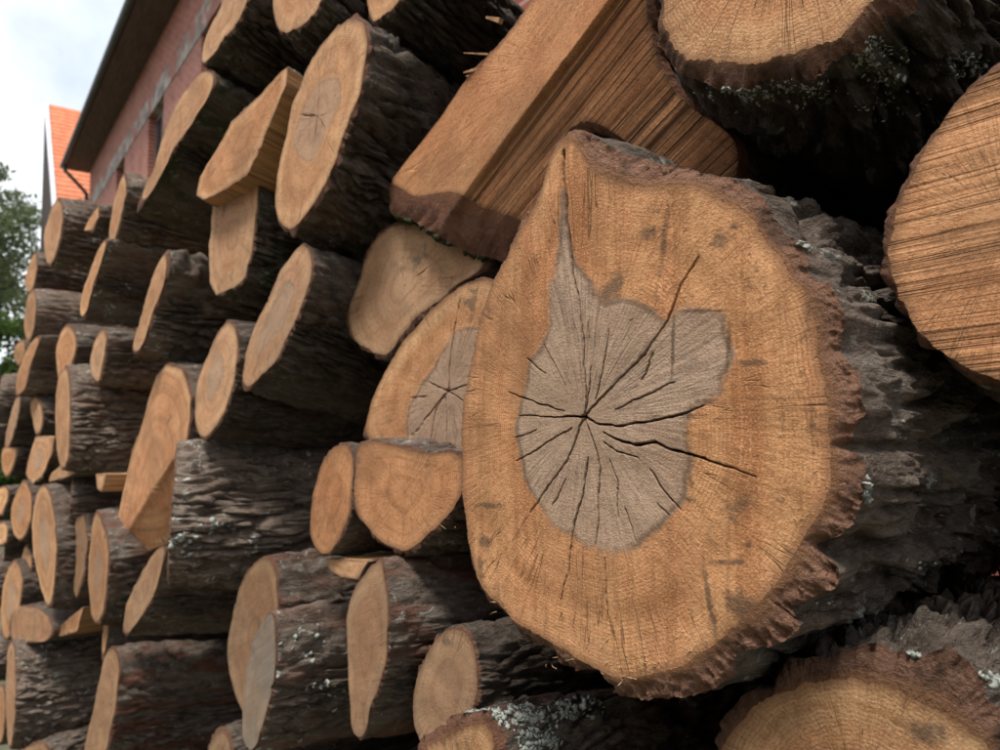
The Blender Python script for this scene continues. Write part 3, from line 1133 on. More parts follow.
brick_box('lower_wall', XC, X1, 0, 8.0, 1.4 - CAMZ, 5.3)
xs = [XC] + [a for w_ in wins for a in w_] + [X1]
for i in range(0, len(xs), 2):
    brick_box('pier', xs[i], xs[i + 1], 0, 0.35, 5.3, 6.9)
brick_box('rear_wall', XC, X1, 7.65, 8.0, 5.3, 8.1)
brick_box('end_wall', XC, XC + 0.35, 0.352, 7.648, 5.3, 8.1)
brick_box('upper_wall', XC + 0.001, X1, 0.002, 0.35, 7.30, 8.1)
bpart('concrete_band', (XC - 0.01, X1, -0.012, 0.36, 6.9, 7.30), 'grey_concrete')
for a, b in wins:
    fr = join_geo([box_geo(a, a + 0.07, 0.12, 0.2, 5.3, 6.9), box_geo(b - 0.07, b, 0.12, 0.2, 5.3, 6.9),
                   box_geo(a + 0.07, b - 0.07, 0.12, 0.2, 6.82, 6.9), box_geo(a + 0.07, b - 0.07, 0.12, 0.2, 5.3, 5.38),
                   box_geo((a + b) / 2 - 0.03, (a + b) / 2 + 0.03, 0.11, 0.19, 5.38, 6.82)])
    wo = mesh_obj('window', fr[0], fr[1], 'window_frame_paint', bd, smooth=False)
    for (c, d) in ((a + 0.07, (a + b) / 2 - 0.03), ((a + b) / 2 + 0.03, b - 0.07)):
        bpart('pane', (c, d, 0.15, 0.165, 5.38, 6.82), 'window_glass_dark', wo)
    bpart('sill', (a - 0.05, b + 0.05, -0.06, 0.12, 5.22, 5.298), 'grey_concrete', wo)
bpart('eaves_soffit', (XC - 0.3, X1 + 0.3, -0.56, 0.9, 8.1, 8.16), 'brown_soffit_timber')
gp = []
for k in range(9):
    t = math.pi * k / 8
    gp.append((-0.62 - 0.075 * math.cos(t), 8.17 - 0.075 * math.sin(t)))
gp += [(a * 0.93 - 0.62 * 0.07, z + 0.006) for a, z in reversed(gp)]
ng = len(gp)
gV = [(x_, a, z) for x_ in (XC - 0.32, X1 + 0.3) for a, z in gp]
gF = [(k, (k + 1) % ng, ng + (k + 1) % ng, ng + k) for k in range(ng)] + [tuple(range(ng)), tuple(range(2 * ng - 1, ng - 1, -1))]
mesh_obj('gutter', gV, gF, 'dark_metal', bd, smooth=False)
tv, tf = tube_geo([(XC + 0.0, -0.62, 8.1), (XC + 0.0, -0.6, 7.98), (XC + 0.06, -0.2, 7.55), (XC + 0.08, -0.08, 7.4), (XC + 0.08, -0.07, 7.0), (XC + 0.08, -0.07, 0.1)], 0.05)
mesh_obj('downpipe', tv, tf, 'dark_metal', bd)
rv = [(XC - 0.3, -0.56, 8.16), (X1 + 0.3, -0.56, 8.16), (X1 + 0.3, 4.0, 10.9), (XC - 0.3, 4.0, 10.9), (XC - 0.3, 8.56, 8.16), (X1 + 0.3, 8.56, 8.16)]
rv += [(a, b, c + 0.12) for a, b, c in rv]
rf = [(0, 1, 2, 3), (3, 2, 5, 4), (6, 9, 8, 7), (9, 10, 11, 8), (0, 6, 7, 1), (4, 5, 11, 10), (0, 3, 9, 6), (3, 4, 10, 9), (1, 7, 8, 2), (2, 8, 11, 5)]
mesh_obj('roof', rv, rf, 'orange_clay_tiles', bd, smooth=False)

# added unseen barn shape behind the camera, blocks low frontal sky light
bn = oriented('sky_blocker_barn', (-A0[0] * 7.5, -A0[1] * 7.5, 0), np.array([P0[0], P0[1]]), np.array([-A0[0], -A0[1]]))
tag(bn, 'added unseen barn shape blocking low sky light across from the woodpile', 'light blocker')
for i in range(60):
    v, f = box_geo(-9 + i * 0.3, -9 + i * 0.3 + 0.29, 0 if i % 2 else 0.012, 0.05, 0, 5.2)
    mesh_obj('board', v, f, 'dark_gable_boards', bn, smooth=False)
v, f = box_geo(-8.99, 8.98, 0.052, 8.0, 0, 5.19)
mesh_obj('body', v, f, 'dark_gable_boards', bn, smooth=False)
v = [(-9.5, -0.5, 5.0), (9.5, -0.5, 5.0), (9.5, 4.0, 8.0), (-9.5, 4.0, 8.0), (9.5, 8.5, 5.0), (-9.5, 8.5, 5.0)]
v += [(a, b, c + 0.2) for a, b, c in v]
mesh_obj('roof', v, [(0, 3, 2, 1), (3, 5, 4, 2), (6, 7, 8, 9), (9, 8, 10, 11), (0, 1, 7, 6), (5, 11, 10, 4), (0, 6, 9, 3), (3, 9, 11, 5), (1, 2, 8, 7), (2, 4, 10, 8)], 'orange_clay_tiles', bn, smooth=False)

# house with the orange roof
HR = np.array([0.8, 0.6]); HS = np.array([0.6, -0.8])
pk = at_depth((49, 104), 24.0)
hs = oriented('tiled_house', (pk[0], pk[1], 0), HR, np.array([-0.6, 0.8]))
tag(hs, 'house with steep orange tiled roof and dark gable beyond the building corner', 'house')
ZP = pk[2]
HL = 9.0; TE = 5.0; TB = 0.25
gw = [(-0.1, -TE + 0.4, 0), (-0.1, TB, 0), (-0.1, TB, ZP - TB - 0.2), (-0.1, 0, ZP - 0.25), (-0.1, -TE + 0.4, ZP - TE + 0.15)]
gv2 = gw + [(HL, b, c) for a, b, c in gw]
mesh_obj('wall', gv2, [(0, 1, 2, 3, 4), (9, 8, 7, 6, 5), (0, 4, 9, 5), (1, 0, 5, 6), (1, 6, 7, 2), (2, 7, 8, 3), (3, 8, 9, 4)], 'dark_gable_boards', hs, smooth=False)
# tile courses: stepped strips down the slope facing the yard
parts = []
nc = 26
for i in range(nc):
    a0 = TE * i / nc; a1 = TE * (i + 1) / nc + 0.06
    up_ = 0.0; dn = 0.045
    parts.append(([(0, -a0, ZP - a0 + up_), (HL, -a0, ZP - a0 + up_), (HL, -a1, ZP - a1 + dn), (0, -a1, ZP - a1 + dn),
                   (0, -a0, ZP - a0 - 0.06), (HL, -a0, ZP - a0 - 0.06), (HL, -a1, ZP - a1 - 0.03), (0, -a1, ZP - a1 - 0.03)],
                  [(0, 3, 2, 1), (4, 5, 6, 7), (3, 7, 6, 2), (0, 4, 7, 3), (1, 2, 6, 5)]))
V_, F_ = join_geo(parts)
roof2 = mesh_obj('roof', V_, F_, 'orange_clay_tiles', hs, smooth=False)
V_, F_ = [(0, 0, ZP), (HL, 0, ZP), (HL, TB + 0.2, ZP - TB - 0.2), (0, TB + 0.2, ZP - TB - 0.2), (0, 0, ZP - 0.15), (HL, 0, ZP - 0.15), (HL, TB + 0.2, ZP - TB - 0.35), (0, TB + 0.2, ZP - TB - 0.35)], [(0, 1, 2, 3), (7, 6, 5, 4), (0, 3, 7, 4), (3, 2, 6, 7), (1, 5, 6, 2)]
mesh_obj('rear_roof', V_, F_, 'orange_clay_tiles', hs, smooth=False)
V_ = [(-0.14, 0.02, ZP + 0.06), (-0.02, 0.02, ZP + 0.06), (-0.02, -TE, ZP - TE + 0.06), (-0.14, -TE, ZP - TE + 0.06)]
V_ += [(a, b, c - 0.16) for a, b, c in V_]
mesh_obj('verge_board', V_, [(0, 3, 2, 1), (4, 5, 6, 7), (0, 1, 5, 4), (1, 2, 6, 5), (2, 3, 7, 6), (3, 0, 4, 7)], 'pale_verge_board', hs, smooth=False)


def leaf_cloud(blobs, per, size, seed):
    rng = np.random.RandomState(seed)
    V = []
    for (c, rad, cnt) in blobs:
        d = rng.normal(size=(cnt, 3)); d /= np.linalg.norm(d, axis=1)[:, None]
        p = np.array(c) + d * np.array(rad) * (rng.rand(cnt, 1) ** 0.45)
        a = rng.normal(size=(cnt, 3)); a /= np.linalg.norm(a, axis=1)[:, None]
        b = np.cross(a, rng.normal(size=(cnt, 3))); b /= np.linalg.norm(b, axis=1)[:, None]
        s = size * (0.6 + 0.8 * rng.rand(cnt, 1))
        V.append(np.stack([p - a * s, p + b * s * 0.5, p + a * s, p - b * s * 0.5], 1).reshape(-1, 3))
    V = np.concatenate(V)
    return V, np.arange(len(V)).reshape(-1, 4)


def tree(label, base, height, crown_c, crown_r, nblob, seed, leaf=0.13, per=150, mat='tree_leaves'):
    rng = np.random.RandomState(seed)
    e = empty('broadleaf_tree', base)
    tag(e, label, 'tree', 'trees beyond the woodpile')
    b = np.array(base)
    cc = np.array(crown_c) - b
    pts = [(0, 0, -0.1), (0.05, 0.02, height * 0.2), (cc[0] * 0.3, cc[1] * 0.3, cc[2] * 0.55), (cc[0], cc[1], cc[2])]
    gs = [tube_geo(pts, [0.3, 0.22, 0.17, 0.07])]
    blobs = []
    for i in range(nblob):
        d = rng.normal(size=3); d /= np.linalg.norm(d)
        p = cc + d * np.array(crown_r) * (rng.rand() ** 0.5) * 0.85
        rr = crown_r[0] * rng.uniform(0.18, 0.36)
        blobs.append((p, (rr, rr, rr * 0.7), per))
        if i % 3 == 0:
            st = np.array(pts[2]) * 0.5 + np.array(pts[3]) * 0.5 * rng.rand()
            st = np.array(pts[2]) + (np.array(pts[3]) - np.array(pts[2])) * rng.rand()
            gs.append(tube_geo([st, (st + p) / 2 + rng.normal(size=3) * 0.1, p], [0.07, 0.045, 0.015], 6))
    V, Fc = join_geo(gs)
    mesh_obj('trunk', V, Fc, 'tree_bark_grey', e)
    V, Fc = leaf_cloud(blobs, per, leaf, seed + 1)
    mesh_obj('crown', V, Fc, mat, e, smooth=False)


c = at_depth((-18, 232), 26.0)
tree('loose grey green broadleaf tree beside the tiled house gable', (c[0], c[1], 0), 9, c, (2.5, 2.4, 3.0), 60, 5, 0.10, 110)
c = at_depth((-60, 285), 34.0)
tree('taller broadleaf tree standing behind the loose grey green one', (c[0], c[1], 0), 11, c, (4.6, 3.0, 4.4), 70, 8, 0.16)
# clipped hedge
hc = at_depth((0, 330), 11.0)
he = empty('clipped_hedge', (hc[0] - 1.2, hc[1], 0))
tag(he, 'clipped green hedge behind the far end of the woodpile', 'hedge')
rng_ = np.random.RandomState(4)
bl = []
for i in range(190):
    bl.append(((rng_.uniform(-2.5, 1.9), rng_.uniform(-0.4, 0.4), rng_.uniform(0.1, 3.2)), (0.3, 0.3, 0.22), 130))
V, Fc = leaf_cloud(bl, 130, 0.055, 9)
mesh_obj('foliage', V, Fc, 'hedge_leaves', he, smooth=False)
gs = [tube_geo([(x_, 0, -0.05), (x_ + 0.05, 0.02, 1.2), (x_, 0.05, 3.0)], [0.04, 0.03, 0.012], 6) for x_ in np.arange(-2.2, 1.6, 0.5)]
V, Fc = join_geo(gs)
mesh_obj('stems', V, Fc, 'tree_bark_grey', he)

# ------------------------------------------------------------------ the woodpile
# outlines are read off the photograph, laid on the sawn face where it stands in the pile's front
hero_out = [(572, 127), (592, 136), (616, 150), (640, 157), (660, 163), (682, 166), (704, 172), (722, 175), (739, 183), (752, 194), (761, 207), (768, 214), (774, 226), (790, 240), (801, 257), (803, 268), (808, 276),
            (824, 284), (834, 297), (838, 312), (838, 326), (833, 342), (836, 356), (848, 368), (855, 385), (857, 405), (854, 424), (846, 438), (836, 447), (851, 456), (860, 472),
            (861, 484), (857, 500), (848, 522), (832, 538), (812, 546), (818, 556), (836, 572), (832, 587), (810, 598), (782, 610), (792, 617), (795, 628), (776, 645), (752, 650), (732, 654), (728, 668), (722, 681),
            (706, 692), (686, 698), (656, 702), (629, 701), (612, 698), (603, 688), (600, 678), (592, 672), (572, 671), (556, 668), (550, 654), (534, 646), (516, 637), (510, 622), (496, 611), (484, 601),
            (477, 588), (471, 574), (467, 556), (462, 525), (458, 495), (457, 468), (458, 440), (460, 418), (463, 396), (466, 374), (469, 352), (473, 330), (480, 308), (488, 286), (494, 270), (502, 254), (509, 236),
            (519, 216), (528, 202), (535, 188), (541, 172), (546, 154), (552, 142), (560, 133)]
hero_wood = [(572, 137), (582, 152), (594, 168), (610, 177), (634, 183), (660, 186), (690, 187), (716, 194), (738, 207), (752, 222), (768, 244), (784, 262), (800, 290), (812, 318), (818, 350), (824, 384), (829, 420),
             (830, 455), (828, 488), (815, 516), (800, 540), (786, 562), (770, 588), (748, 612), (728, 634), (706, 652), (672, 669), (629, 679), (600, 670), (574, 656), (550, 642), (528, 630),
             (506, 612), (488, 594), (477, 574), (470, 545), (464, 510), (461, 470), (462, 430), (467, 390), (473, 352), (480, 320), (492, 288), (506, 258), (522, 224), (538, 196), (549, 162), (560, 143)]
hero_heart = [(563, 190), (567, 215), (572, 250), (580, 268), (590, 282), (603, 301), (616, 299), (629, 299), (651, 310), (669, 321), (678, 312), (700, 309), (724, 315), (725, 334), (731, 356), (722, 374),
              (721, 393), (704, 404), (688, 416), (690, 450), (688, 477), (682, 499), (669, 516), (651, 534), (629, 549), (594, 549), (576, 538), (554, 525), (541, 503), (524, 477), (519, 446), (517, 430),
              (519, 409), (528, 383), (530, 365), (541, 348), (550, 321), (550, 290), (557, 273), (558, 250), (561, 215)]
MM = 0.001
hero_cracks = [
    [(562, 152, 5.5 * MM), (565, 198, 4.5 * MM), (568, 233, 4.0 * MM), (574, 273, 2.4 * MM), (580, 304, 2 * MM), (583, 339, 2 * MM), (584, 367, 1.6 * MM), (586, 392, 1.6 * MM), (585, 416, 3.0 * MM)],
    [(591, 368, 0.8 * MM), (590, 383, 1.4 * MM), (587, 402, 1.4 * MM), (585, 416, 2.5 * MM)],
    [(585, 416, 2.8 * MM), (616, 383, 2.0 * MM), (638, 361, 1.8 * MM), (667, 321, 1.4 * MM), (680, 286, 1.0 * MM), (697, 257, 1.6 * MM)],
    [(585, 416, 2.5 * MM), (600, 424, 1.8 * MM), (616, 426, 1.8 * MM), (647, 422, 1.8 * MM), (680, 414, 1.6 * MM), (704, 404, 0.8 * MM)],
    [(603, 433, 1.4 * MM), (618, 439, 2.6 * MM), (634, 444, 2.6 * MM), (656, 442, 2.4 * MM), (678, 450, 2.2 * MM), (722, 464, 1.0 * MM), (757, 477, 0.4 * MM)],
    [(651, 470, 1.4 * MM), (664, 490, 2.0 * MM), (680, 510, 1.0 * MM)],
    [(585, 416, 2.5 * MM), (592, 437, 2.0 * MM), (598, 468, 1.8 * MM), (597, 510, 1.2 * MM), (595, 545, 0.6 * MM)],
    [(587, 459, 1.2 * MM), (583, 494, 1.6 * MM), (574, 525, 2.2 * MM), (568, 574, 0.8 * MM)],
    [(585, 416, 2.5 * MM), (568, 459, 1.6 * MM), (546, 490, 1.4 * MM), (530, 512, 0.8 * MM)],
    [(572, 428, 0.8 * MM), (541, 446, 1.6 * MM), (517, 461, 1.4 * MM)],
    [(585, 416, 2.5 * MM), (554, 417, 1.4 * MM), (519, 415, 0.8 * MM)],
    [(563, 411, 0.9 * MM), (532, 400, 1.8 * MM), (508, 392, 1.2 * MM)],
    [(616, 409, 0.6 * MM), (645, 395, 1.0 * MM), (673, 383, 0.5 * MM)],
    [(609, 459, 0.6 * MM), (616, 481, 1.0 * MM), (618, 516, 0.6 * MM)],
    [(625, 508, 0.7 * MM), (636, 541, 1.2 * MM)],
    [(603, 442, 0.7 * MM), (616, 450, 1.0 * MM), (638, 457, 0.8 * MM)],
    [(528, 359, 1.4 * MM), (546, 372, 0.7 * MM)], [(516, 437, 0.7 * MM), (536, 431, 0.6 * MM)],
    [(552, 505, 0.6 * MM), (566, 480, 0.7 * MM)], [(658, 505, 0.6 * MM), (668, 516, 0.8 * MM)],
    [(560, 600, 0.5 * MM), (566, 575, 0.5 * MM)],
    [(640, 380, 0.5 * MM), (652, 352, 0.5 * MM)], [(596, 400, 0.5 * MM), (606, 360, 0.6 * MM), (610, 330, 0.4 * MM)],
    [(604, 560, 0.5 * MM), (607, 620, 0.4 * MM)], [(545, 345, 0.5 * MM), (566, 385, 0.5 * MM)]]
hero = log('huge sawn oak log with grey star-cracked heart and one long crack to its pointed top', px=hero_out, wood=hero_wood, heart=hero_heart, cracks=hero_cracks,
           pith=(585, 416), off=-0.09, vp=(1280, 440), q=0, jag=True, depth=0.016, cw=0.046, cl=0.17, taper=-0.03, warm=0.95, length=0.8, btone=1.15, lichen=0.6, red=0.08, rot=0, seed=41, cdepth=0.012, hmix=1.0, sawmix=0.9, rtone=1.0, sapw=0.15,
           stain_shade_spots=[(648, 232, 9, 7, 0.7), (655, 210, 8, 5, 0.5), (722, 240, 12, 9, 0.7), (735, 225, 8, 6, 0.6), (752, 363, 15, 3, 1.0), (733, 562, 18, 3, 0.8), (742, 604, 13, 11, 0.9), (710, 600, 3, 34, 0.9),
                   (484, 542, 6, 6, 0.9), (488, 505, 13, 3, 0.8), (482, 570, 4, 14, 0.6), (748, 545, 3, 3, 0.9), (664, 240, 3, 60, 0.55), (673, 345, 1.6, 30, 1.0), (700, 311, 22, 1.6, 0.9), (728, 350, 2, 24, 0.9), (704, 402, 12, 3, 0.8), (690, 416, 3, 6, 0.8), (690, 470, 3, 50, 0.45), (806, 330, 8, 50, 0.5), (812, 430, 7, 60, 0.5),  # thin upright spots: shade of a groove and a step, as colour
                   (760, 280, 16, 30, 0.32), (780, 420, 8, 90, 0.36), (745, 400, 5, 100, 0.30), (690, 500, 6, 4, 0.7), (770, 560, 26, 18, 0.35), (620, 180, 14, 5, 0.4), (520, 250, 5, 30, 0.3)])
fibres(hero, [(665, 230), (662, 280), (620, 668), (650, 662), (690, 640), (560, 660), (800, 520), (820, 480), (662, 200), (600, 640), (470, 530), (500, 605)], [9, 8, 14, 14, 8, 5, 5, 5, 6, 8, 5, 6], 5, (0.003, 0.007))

tr = log('broad pale round log with thick rough lichen-spotted bark, resting above the cracked oak', name='log', px=[(654, 0), (651, 20), (655, 44), (664, 60), (680, 71), (708, 78), (740, 81), (784, 74), (820, 61), (845, 46), (872, 24), (899, 2), (925, -60), (925, -130), (890, -210), (830, -262), (760, -270), (700, -225), (664, -140), (652, -60)],
    pith=(785, -95), off=-0.045, q=1, vp=(1330, 560), bt=0.012, depth=0.009, cw=0.030, cl=0.10, warm=0.55, tone=1.05, rot=0, btone=0.75, lichen=1.0, red=0.15, length=0.7, ncr=4)
lobes(tr, 'lichen', 'lichen_grey_green', [((745, 92), (55, 10), 160), ((800, 96), (60, 18), 150), ((880, 60), (30, 25), 120), ((965, 65), (30, 14), 140), ((890, 100), (40, 25), 80)], 0.0019, 61, 0.12, 1.0)
rl = log('rough-sawn striped log end beside the cracked oak, cut with deep saw ridges', px=[(1003, 58), (980, 72), (960, 90), (939, 119), (924, 142), (906, 176), (890, 210), (883, 245), (884, 270), (889, 288), (898, 308), (911, 331), (929, 352), (961, 372), (1000, 385), (1050, 378), (1100, 330), (1125, 250), (1110, 150), (1060, 75)],
    pith=(1010, 225), off=-0.03, q=1, bt=0.004, depth=0.006, warm=0.75, rot=0, saw=(0.07, 0.016, 0.0007), rmix=0.1, sapw=0.0, nr_=60, btone=0.8, length=0.6, ncr=0)
br = log('dull tan log end under the cracked oak with thick bark and lichen on top', px=[(712, 746), (724, 722), (738, 706), (756, 690), (774, 678), (798, 668), (822, 662), (852, 656), (882, 653), (912, 658), (940, 662), (975, 685), (1005, 735), (1020, 790), (1000, 850), (950, 900), (880, 925), (800, 905), (740, 860), (712, 800)],
    wood=[(722, 750), (740, 722), (760, 704), (784, 691), (812, 683), (844, 679), (880, 684), (912, 698), (942, 716), (968, 732), (990, 750), (995, 800), (980, 845), (940, 885), (875, 908), (805, 890), (750, 850), (724, 800)],
    pith=(860, 800), off=-0.05, q=1, depth=0.010, cw=0.026, cl=0.08, warm=0.35, tone=0.8, rot=0, vp=(1300, 470), btone=0.95, lichen=0.8, red=0.08, rtone=0.7, length=0.6)
lobes(hero, 'lichen', 'lichen_grey_green', [((866, 490), (6, 16), 36), ((820, 606), (18, 6), 22), ((930, 560), (30, 20), 14), ((800, 250), (12, 10), 10)], 0.0026, 17)
lobes(br, 'lichen', 'lichen_grey_green', [((905, 662), (40, 9), 150), ((985, 680), (22, 8), 90)], 0.0020, 3)
bs = log('small log end under the cracked oak, leafy grey lichen along its bark', px=[(414, 752), (420, 738), (433, 729), (453, 718), (477, 713), (492, 720), (499, 738), (503, 770), (498, 815), (480, 850), (452, 862), (428, 845), (414, 800)],
    pith=(458, 790), off=-0.06, q=1, depth=0.006, cw=0.018, bt=0.014, warm=0.5, tone=0.85, vp=(1750, 560), red=0.6, btone=0.9, length=0.55, rot=0)
lobes(bs, 'lichen', 'lichen_grey_green', [((530, 716), (36, 16), 330), ((575, 708), (30, 12), 280), ((540, 740), (26, 14), 200), ((482, 712), (18, 5), 60)], 0.0030, 8)

fx = log('big wedge-cut log with smooth orange facet meeting a saw-striped facet', smooth=False, px=[(385, 188), (390, 177), (413, 147), (436, 118), (459, 84), (474, 65), (504, 34), (527, 0), (560, -50), (610, -85), (640, -60), (640, 0), (640, 36), (646, 62), (660, 80), (676, 92), (690, 106), (692, 128), (688, 146),
    (676, 152), (655, 150), (616, 141), (578, 117), (558, 122), (541, 148), (528, 186), (514, 224), (504, 243), (485, 255), (455, 247), (436, 236), (406, 217), (387, 212)],
    wood=[(392, 182), (402, 189), (413, 196), (426, 195), (440, 192), (452, 192), (463, 196), (485, 207), (505, 213), (520, 205), (534, 170), (548, 135), (558, 118), (578, 112), (616, 137), (654, 146), (674, 148), (684, 142), (688, 126), (686, 108), (674, 95), (656, 83), (642, 64), (636, 36), (636, 0), (636, -58), (608, -80), (563, -47), (530, 2), (507, 36), (477, 67), (462, 86), (439, 120), (416, 149), (396, 174)],
    pith=(556, 62), off=0.0, q=1, rot=6, vp=(1300, 520), fold=((463, 196), (603, 8), 0.42), saw=(0, 0.022, 0.0010), nr_=70, warm=1.0, tone=0.95, sawmix=0.6, rmix=0.0, sapw=0.0, rtone=0.95, depth=0.009, bt=0.010, moss=0.7, btone=0.9, red=0.9, length=0.7)
rs_ = np.random.RandomState(91)
for (ex, ey) in [(466, 72), (471, 66), (483, 51), (494, 17)]:
    a_ = fx['loc']([(ex + 5, ey + 3)])[0]
    dl = fx['loc']([(ex - rs_.uniform(1, 11), ey + rs_.uniform(-2, 12))])[0] - a_
    dl[2] = -rs_.uniform(-0.012, 0.012)
    w_ = rs_.uniform(0.001, 0.003)
    nrm = np.cross(dl, [0, 0, 1.0]); nrm /= np.linalg.norm(nrm) + 1e-9
    V_ = [a_ - nrm * w_, a_ + nrm * w_, a_ + nrm * w_ + [0, 0, 2 * w_], a_ - nrm * w_ + [0, 0, 2 * w_]]
    e_ = a_ + dl
    V_ += [e_ - nrm * w_ * 0.4, e_ + nrm * w_ * 0.5, e_ + nrm * w_ * 0.3 + [0, 0, w_], e_ - nrm * w_ * 0.4 + [0, 0, w_]]
    mesh_obj('splinter', V_, [(0, 1, 2, 3), (7, 6, 5, 4), (0, 4, 5, 1), (1, 5, 6, 2), (2, 6, 7, 3), (3, 7, 4, 0)], 'furrowed_splinter', fx['cut'], smooth=False)
lobes(fx, 'moss', 'moss_dark_green', [((410, 222), (18, 8), 170), ((440, 238), (22, 9), 200), ((478, 254), (22, 8), 170)], 0.0032, 12, 1.3, 1.8)

g11 = log('tan log with grey star-cracked heart tucked behind the huge oak', px=[(360, 440), (366, 418), (371, 400), (379, 380), (388, 363), (404, 339), (425, 315), (445, 296), (462, 285), (487, 277), (512, 290), (528, 325), (536, 375), (528, 420), (515, 446), (480, 458), (430, 455), (385, 447)],
    pith=(448, 391), off=0.03, q=1, hmix=0.9, warm=0.6, rot=0, tone=1.0, depth=0.005, bt=0.004,
    heart=[(456, 332), (443, 352), (431, 371), (421, 386), (412, 402), (408, 425), (411, 445), (440, 452), (480, 452), (500, 420), (502, 370), (485, 330)],
    cracks=[[(448, 391, 2 * MM), (449, 370, 2 * MM), (455, 330, 2.4 * MM), (460, 300, 1.5 * MM)], [(448, 391, 2 * MM), (438, 386, 2.6 * MM), (427, 381, 1.5 * MM)], [(448, 391, 2 * MM), (428, 416, 2 * MM), (412, 436, 1.2 * MM)], [(448, 391, 2 * MM), (436, 410, 1.4 * MM), (428, 452, 1 * MM)], [(448, 391, 2 * MM), (462, 386, 2 * MM), (490, 380, 1.5 * MM)], [(448, 391, 2 * MM), (462, 400, 2 * MM), (490, 420, 1.5 * MM)], [(446, 395, 1.4 * MM), (447, 430, 1.4 * MM), (448, 450, .8 * MM)], [(427, 396, 1.2 * MM), (412, 398, 1 * MM)]])
log('pale knotty log end wedged under the wedge-cut log', px=[(388, 224), (377, 234), (369, 246), (362, 262), (357, 282), (348, 303), (345, 320), (351, 340), (366, 352), (384, 359), (396, 347), (408, 333), (424, 316), (441, 303), (462, 283), (484, 270), (490, 256), (478, 238), (450, 226), (416, 220)],
    pith=(405, 285), off=0.06, q=2, warm=0.25, tone=0.95, rot=0, depth=0.006, bt=0.007, weather=0.12, cracks=[[(414, 250, 1.0 * MM), (402, 271, 2.4 * MM), (404, 292, 1.6 * MM)], [(402, 271, 1.6 * MM), (430, 274, 1.0 * MM)]])
log('half-round orange log with flat top below the star-cracked log', px=[(355, 446), (367, 440), (388, 443), (409, 447), (428, 452), (458, 452), (466, 470), (464, 492), (452, 514), (430, 538), (415, 549), (400, 553), (377, 540), (364, 524), (355, 515), (353, 492), (354, 468)],
    pith=(405, 492), off=-0.02, q=2, warm=1.0, sapw=0.15, rot=0, depth=0.005, bt=0.004, tone=0.9, vp=(1400, 430))
log('small smooth reddish oval log beside the half-round one', px=[(343, 443), (351, 448), (354, 462), (353, 485), (351, 512), (340, 539), (327, 556), (316, 550), (309, 530), (311, 503), (319, 470), (330, 450)],
    off=-0.01, q=2, warm=1.0, sapw=0.1, tone=0.78, depth=0.003, bt=0.003, btone=0.9)
log('thin pale split sliver under the small reddish oval log', px=[(326, 558), (369, 561), (358, 580), (341, 579), (331, 571)], off=0.0, q=3, smooth=False, solve=False, split=((0, 1), (4, 0)), warm=0.35, tone=1.1, depth=0.002, bt=0.003, length=0.5)

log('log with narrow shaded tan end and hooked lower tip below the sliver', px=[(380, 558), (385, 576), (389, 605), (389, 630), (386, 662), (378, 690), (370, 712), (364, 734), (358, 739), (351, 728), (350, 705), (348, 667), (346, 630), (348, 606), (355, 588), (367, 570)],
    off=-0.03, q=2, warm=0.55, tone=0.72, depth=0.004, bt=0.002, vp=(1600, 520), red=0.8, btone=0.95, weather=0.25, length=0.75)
log('oval log end with dark streaks down its top, beside the lichen log', px=[(453, 626), (464, 631), (472, 642), (477, 662), (478, 690), (472, 715), (462, 742), (445, 762), (425, 752), (415, 730), (412, 705), (416, 678), (424, 656), (437, 636)],
    off=-0.02, q=2, warm=0.6, tone=0.82, depth=0.005, bt=0.003, vp=(1500, 520), btone=0.6, red=0.2, weather=0.1)
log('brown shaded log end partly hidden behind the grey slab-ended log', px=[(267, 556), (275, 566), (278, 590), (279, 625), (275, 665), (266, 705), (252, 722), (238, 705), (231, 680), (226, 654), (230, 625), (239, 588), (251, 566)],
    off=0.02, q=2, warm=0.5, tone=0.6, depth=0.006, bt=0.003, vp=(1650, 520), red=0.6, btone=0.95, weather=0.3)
lg = log('log with weathered grey slab end and flaky lichen-flecked bark', px=[(272, 611), (275, 640), (273, 684), (265, 718), (254, 749), (246, 748), (242, 732), (243, 700), (248, 660), (258, 630)],
    off=-0.05, q=2, warm=0.1, tone=0.72, weather=0.95, depth=0.006, bt=0.002, vp=(1700, 500), lichen=1.0, red=0.5, btone=1.05, maxrot=18)
lobes(lg, 'lichen', 'lichen_grey_green', [((305, 640), (26, 22), 34), ((330, 700), (28, 25), 26)], 0.004, 21)

log('long log lying with grey ridged bark, its end turned away edge-on', circ=(172, 512, 66), off=-0.04, q=2, vp=(2150, 474), depth=0.009, cw=0.03, cl=0.16, warm=0.5, btone=1.35, lichen=0.8, red=0.1, length=0.75)
lobes(LOGS[-1], 'lichen', 'lichen_grey_green', [((188, 545), (18, 14), 40), ((215, 525), (22, 12), 22)], 0.006, 31)
log('tall leaning split log, orange and grey, beside the long ridged log', smooth=False, px=[(149, 396), (156, 374), (167, 362), (183, 367), (192, 396), (188, 440), (182, 476), (172, 528), (150, 546), (128, 556), (110, 559), (118, 515), (131, 455), (141, 428)],
    off=0.03, q=2, solve=False, fold=((111, 557), (172, 462), 0.5), split=((10, 14),), warm=0.95, tone=1.0, depth=0.006, bt=0.006, red=0.7, weather=0.12, pith=(150, 488), length=0.6)
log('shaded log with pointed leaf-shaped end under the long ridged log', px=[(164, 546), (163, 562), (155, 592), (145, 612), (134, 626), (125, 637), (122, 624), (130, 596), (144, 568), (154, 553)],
    off=0.0, q=2, warm=0.4, tone=0.72, weather=0.2, depth=0.006, bt=0.002, vp=(1900, 560), red=0.5, btone=0.9, lichen=0.5)
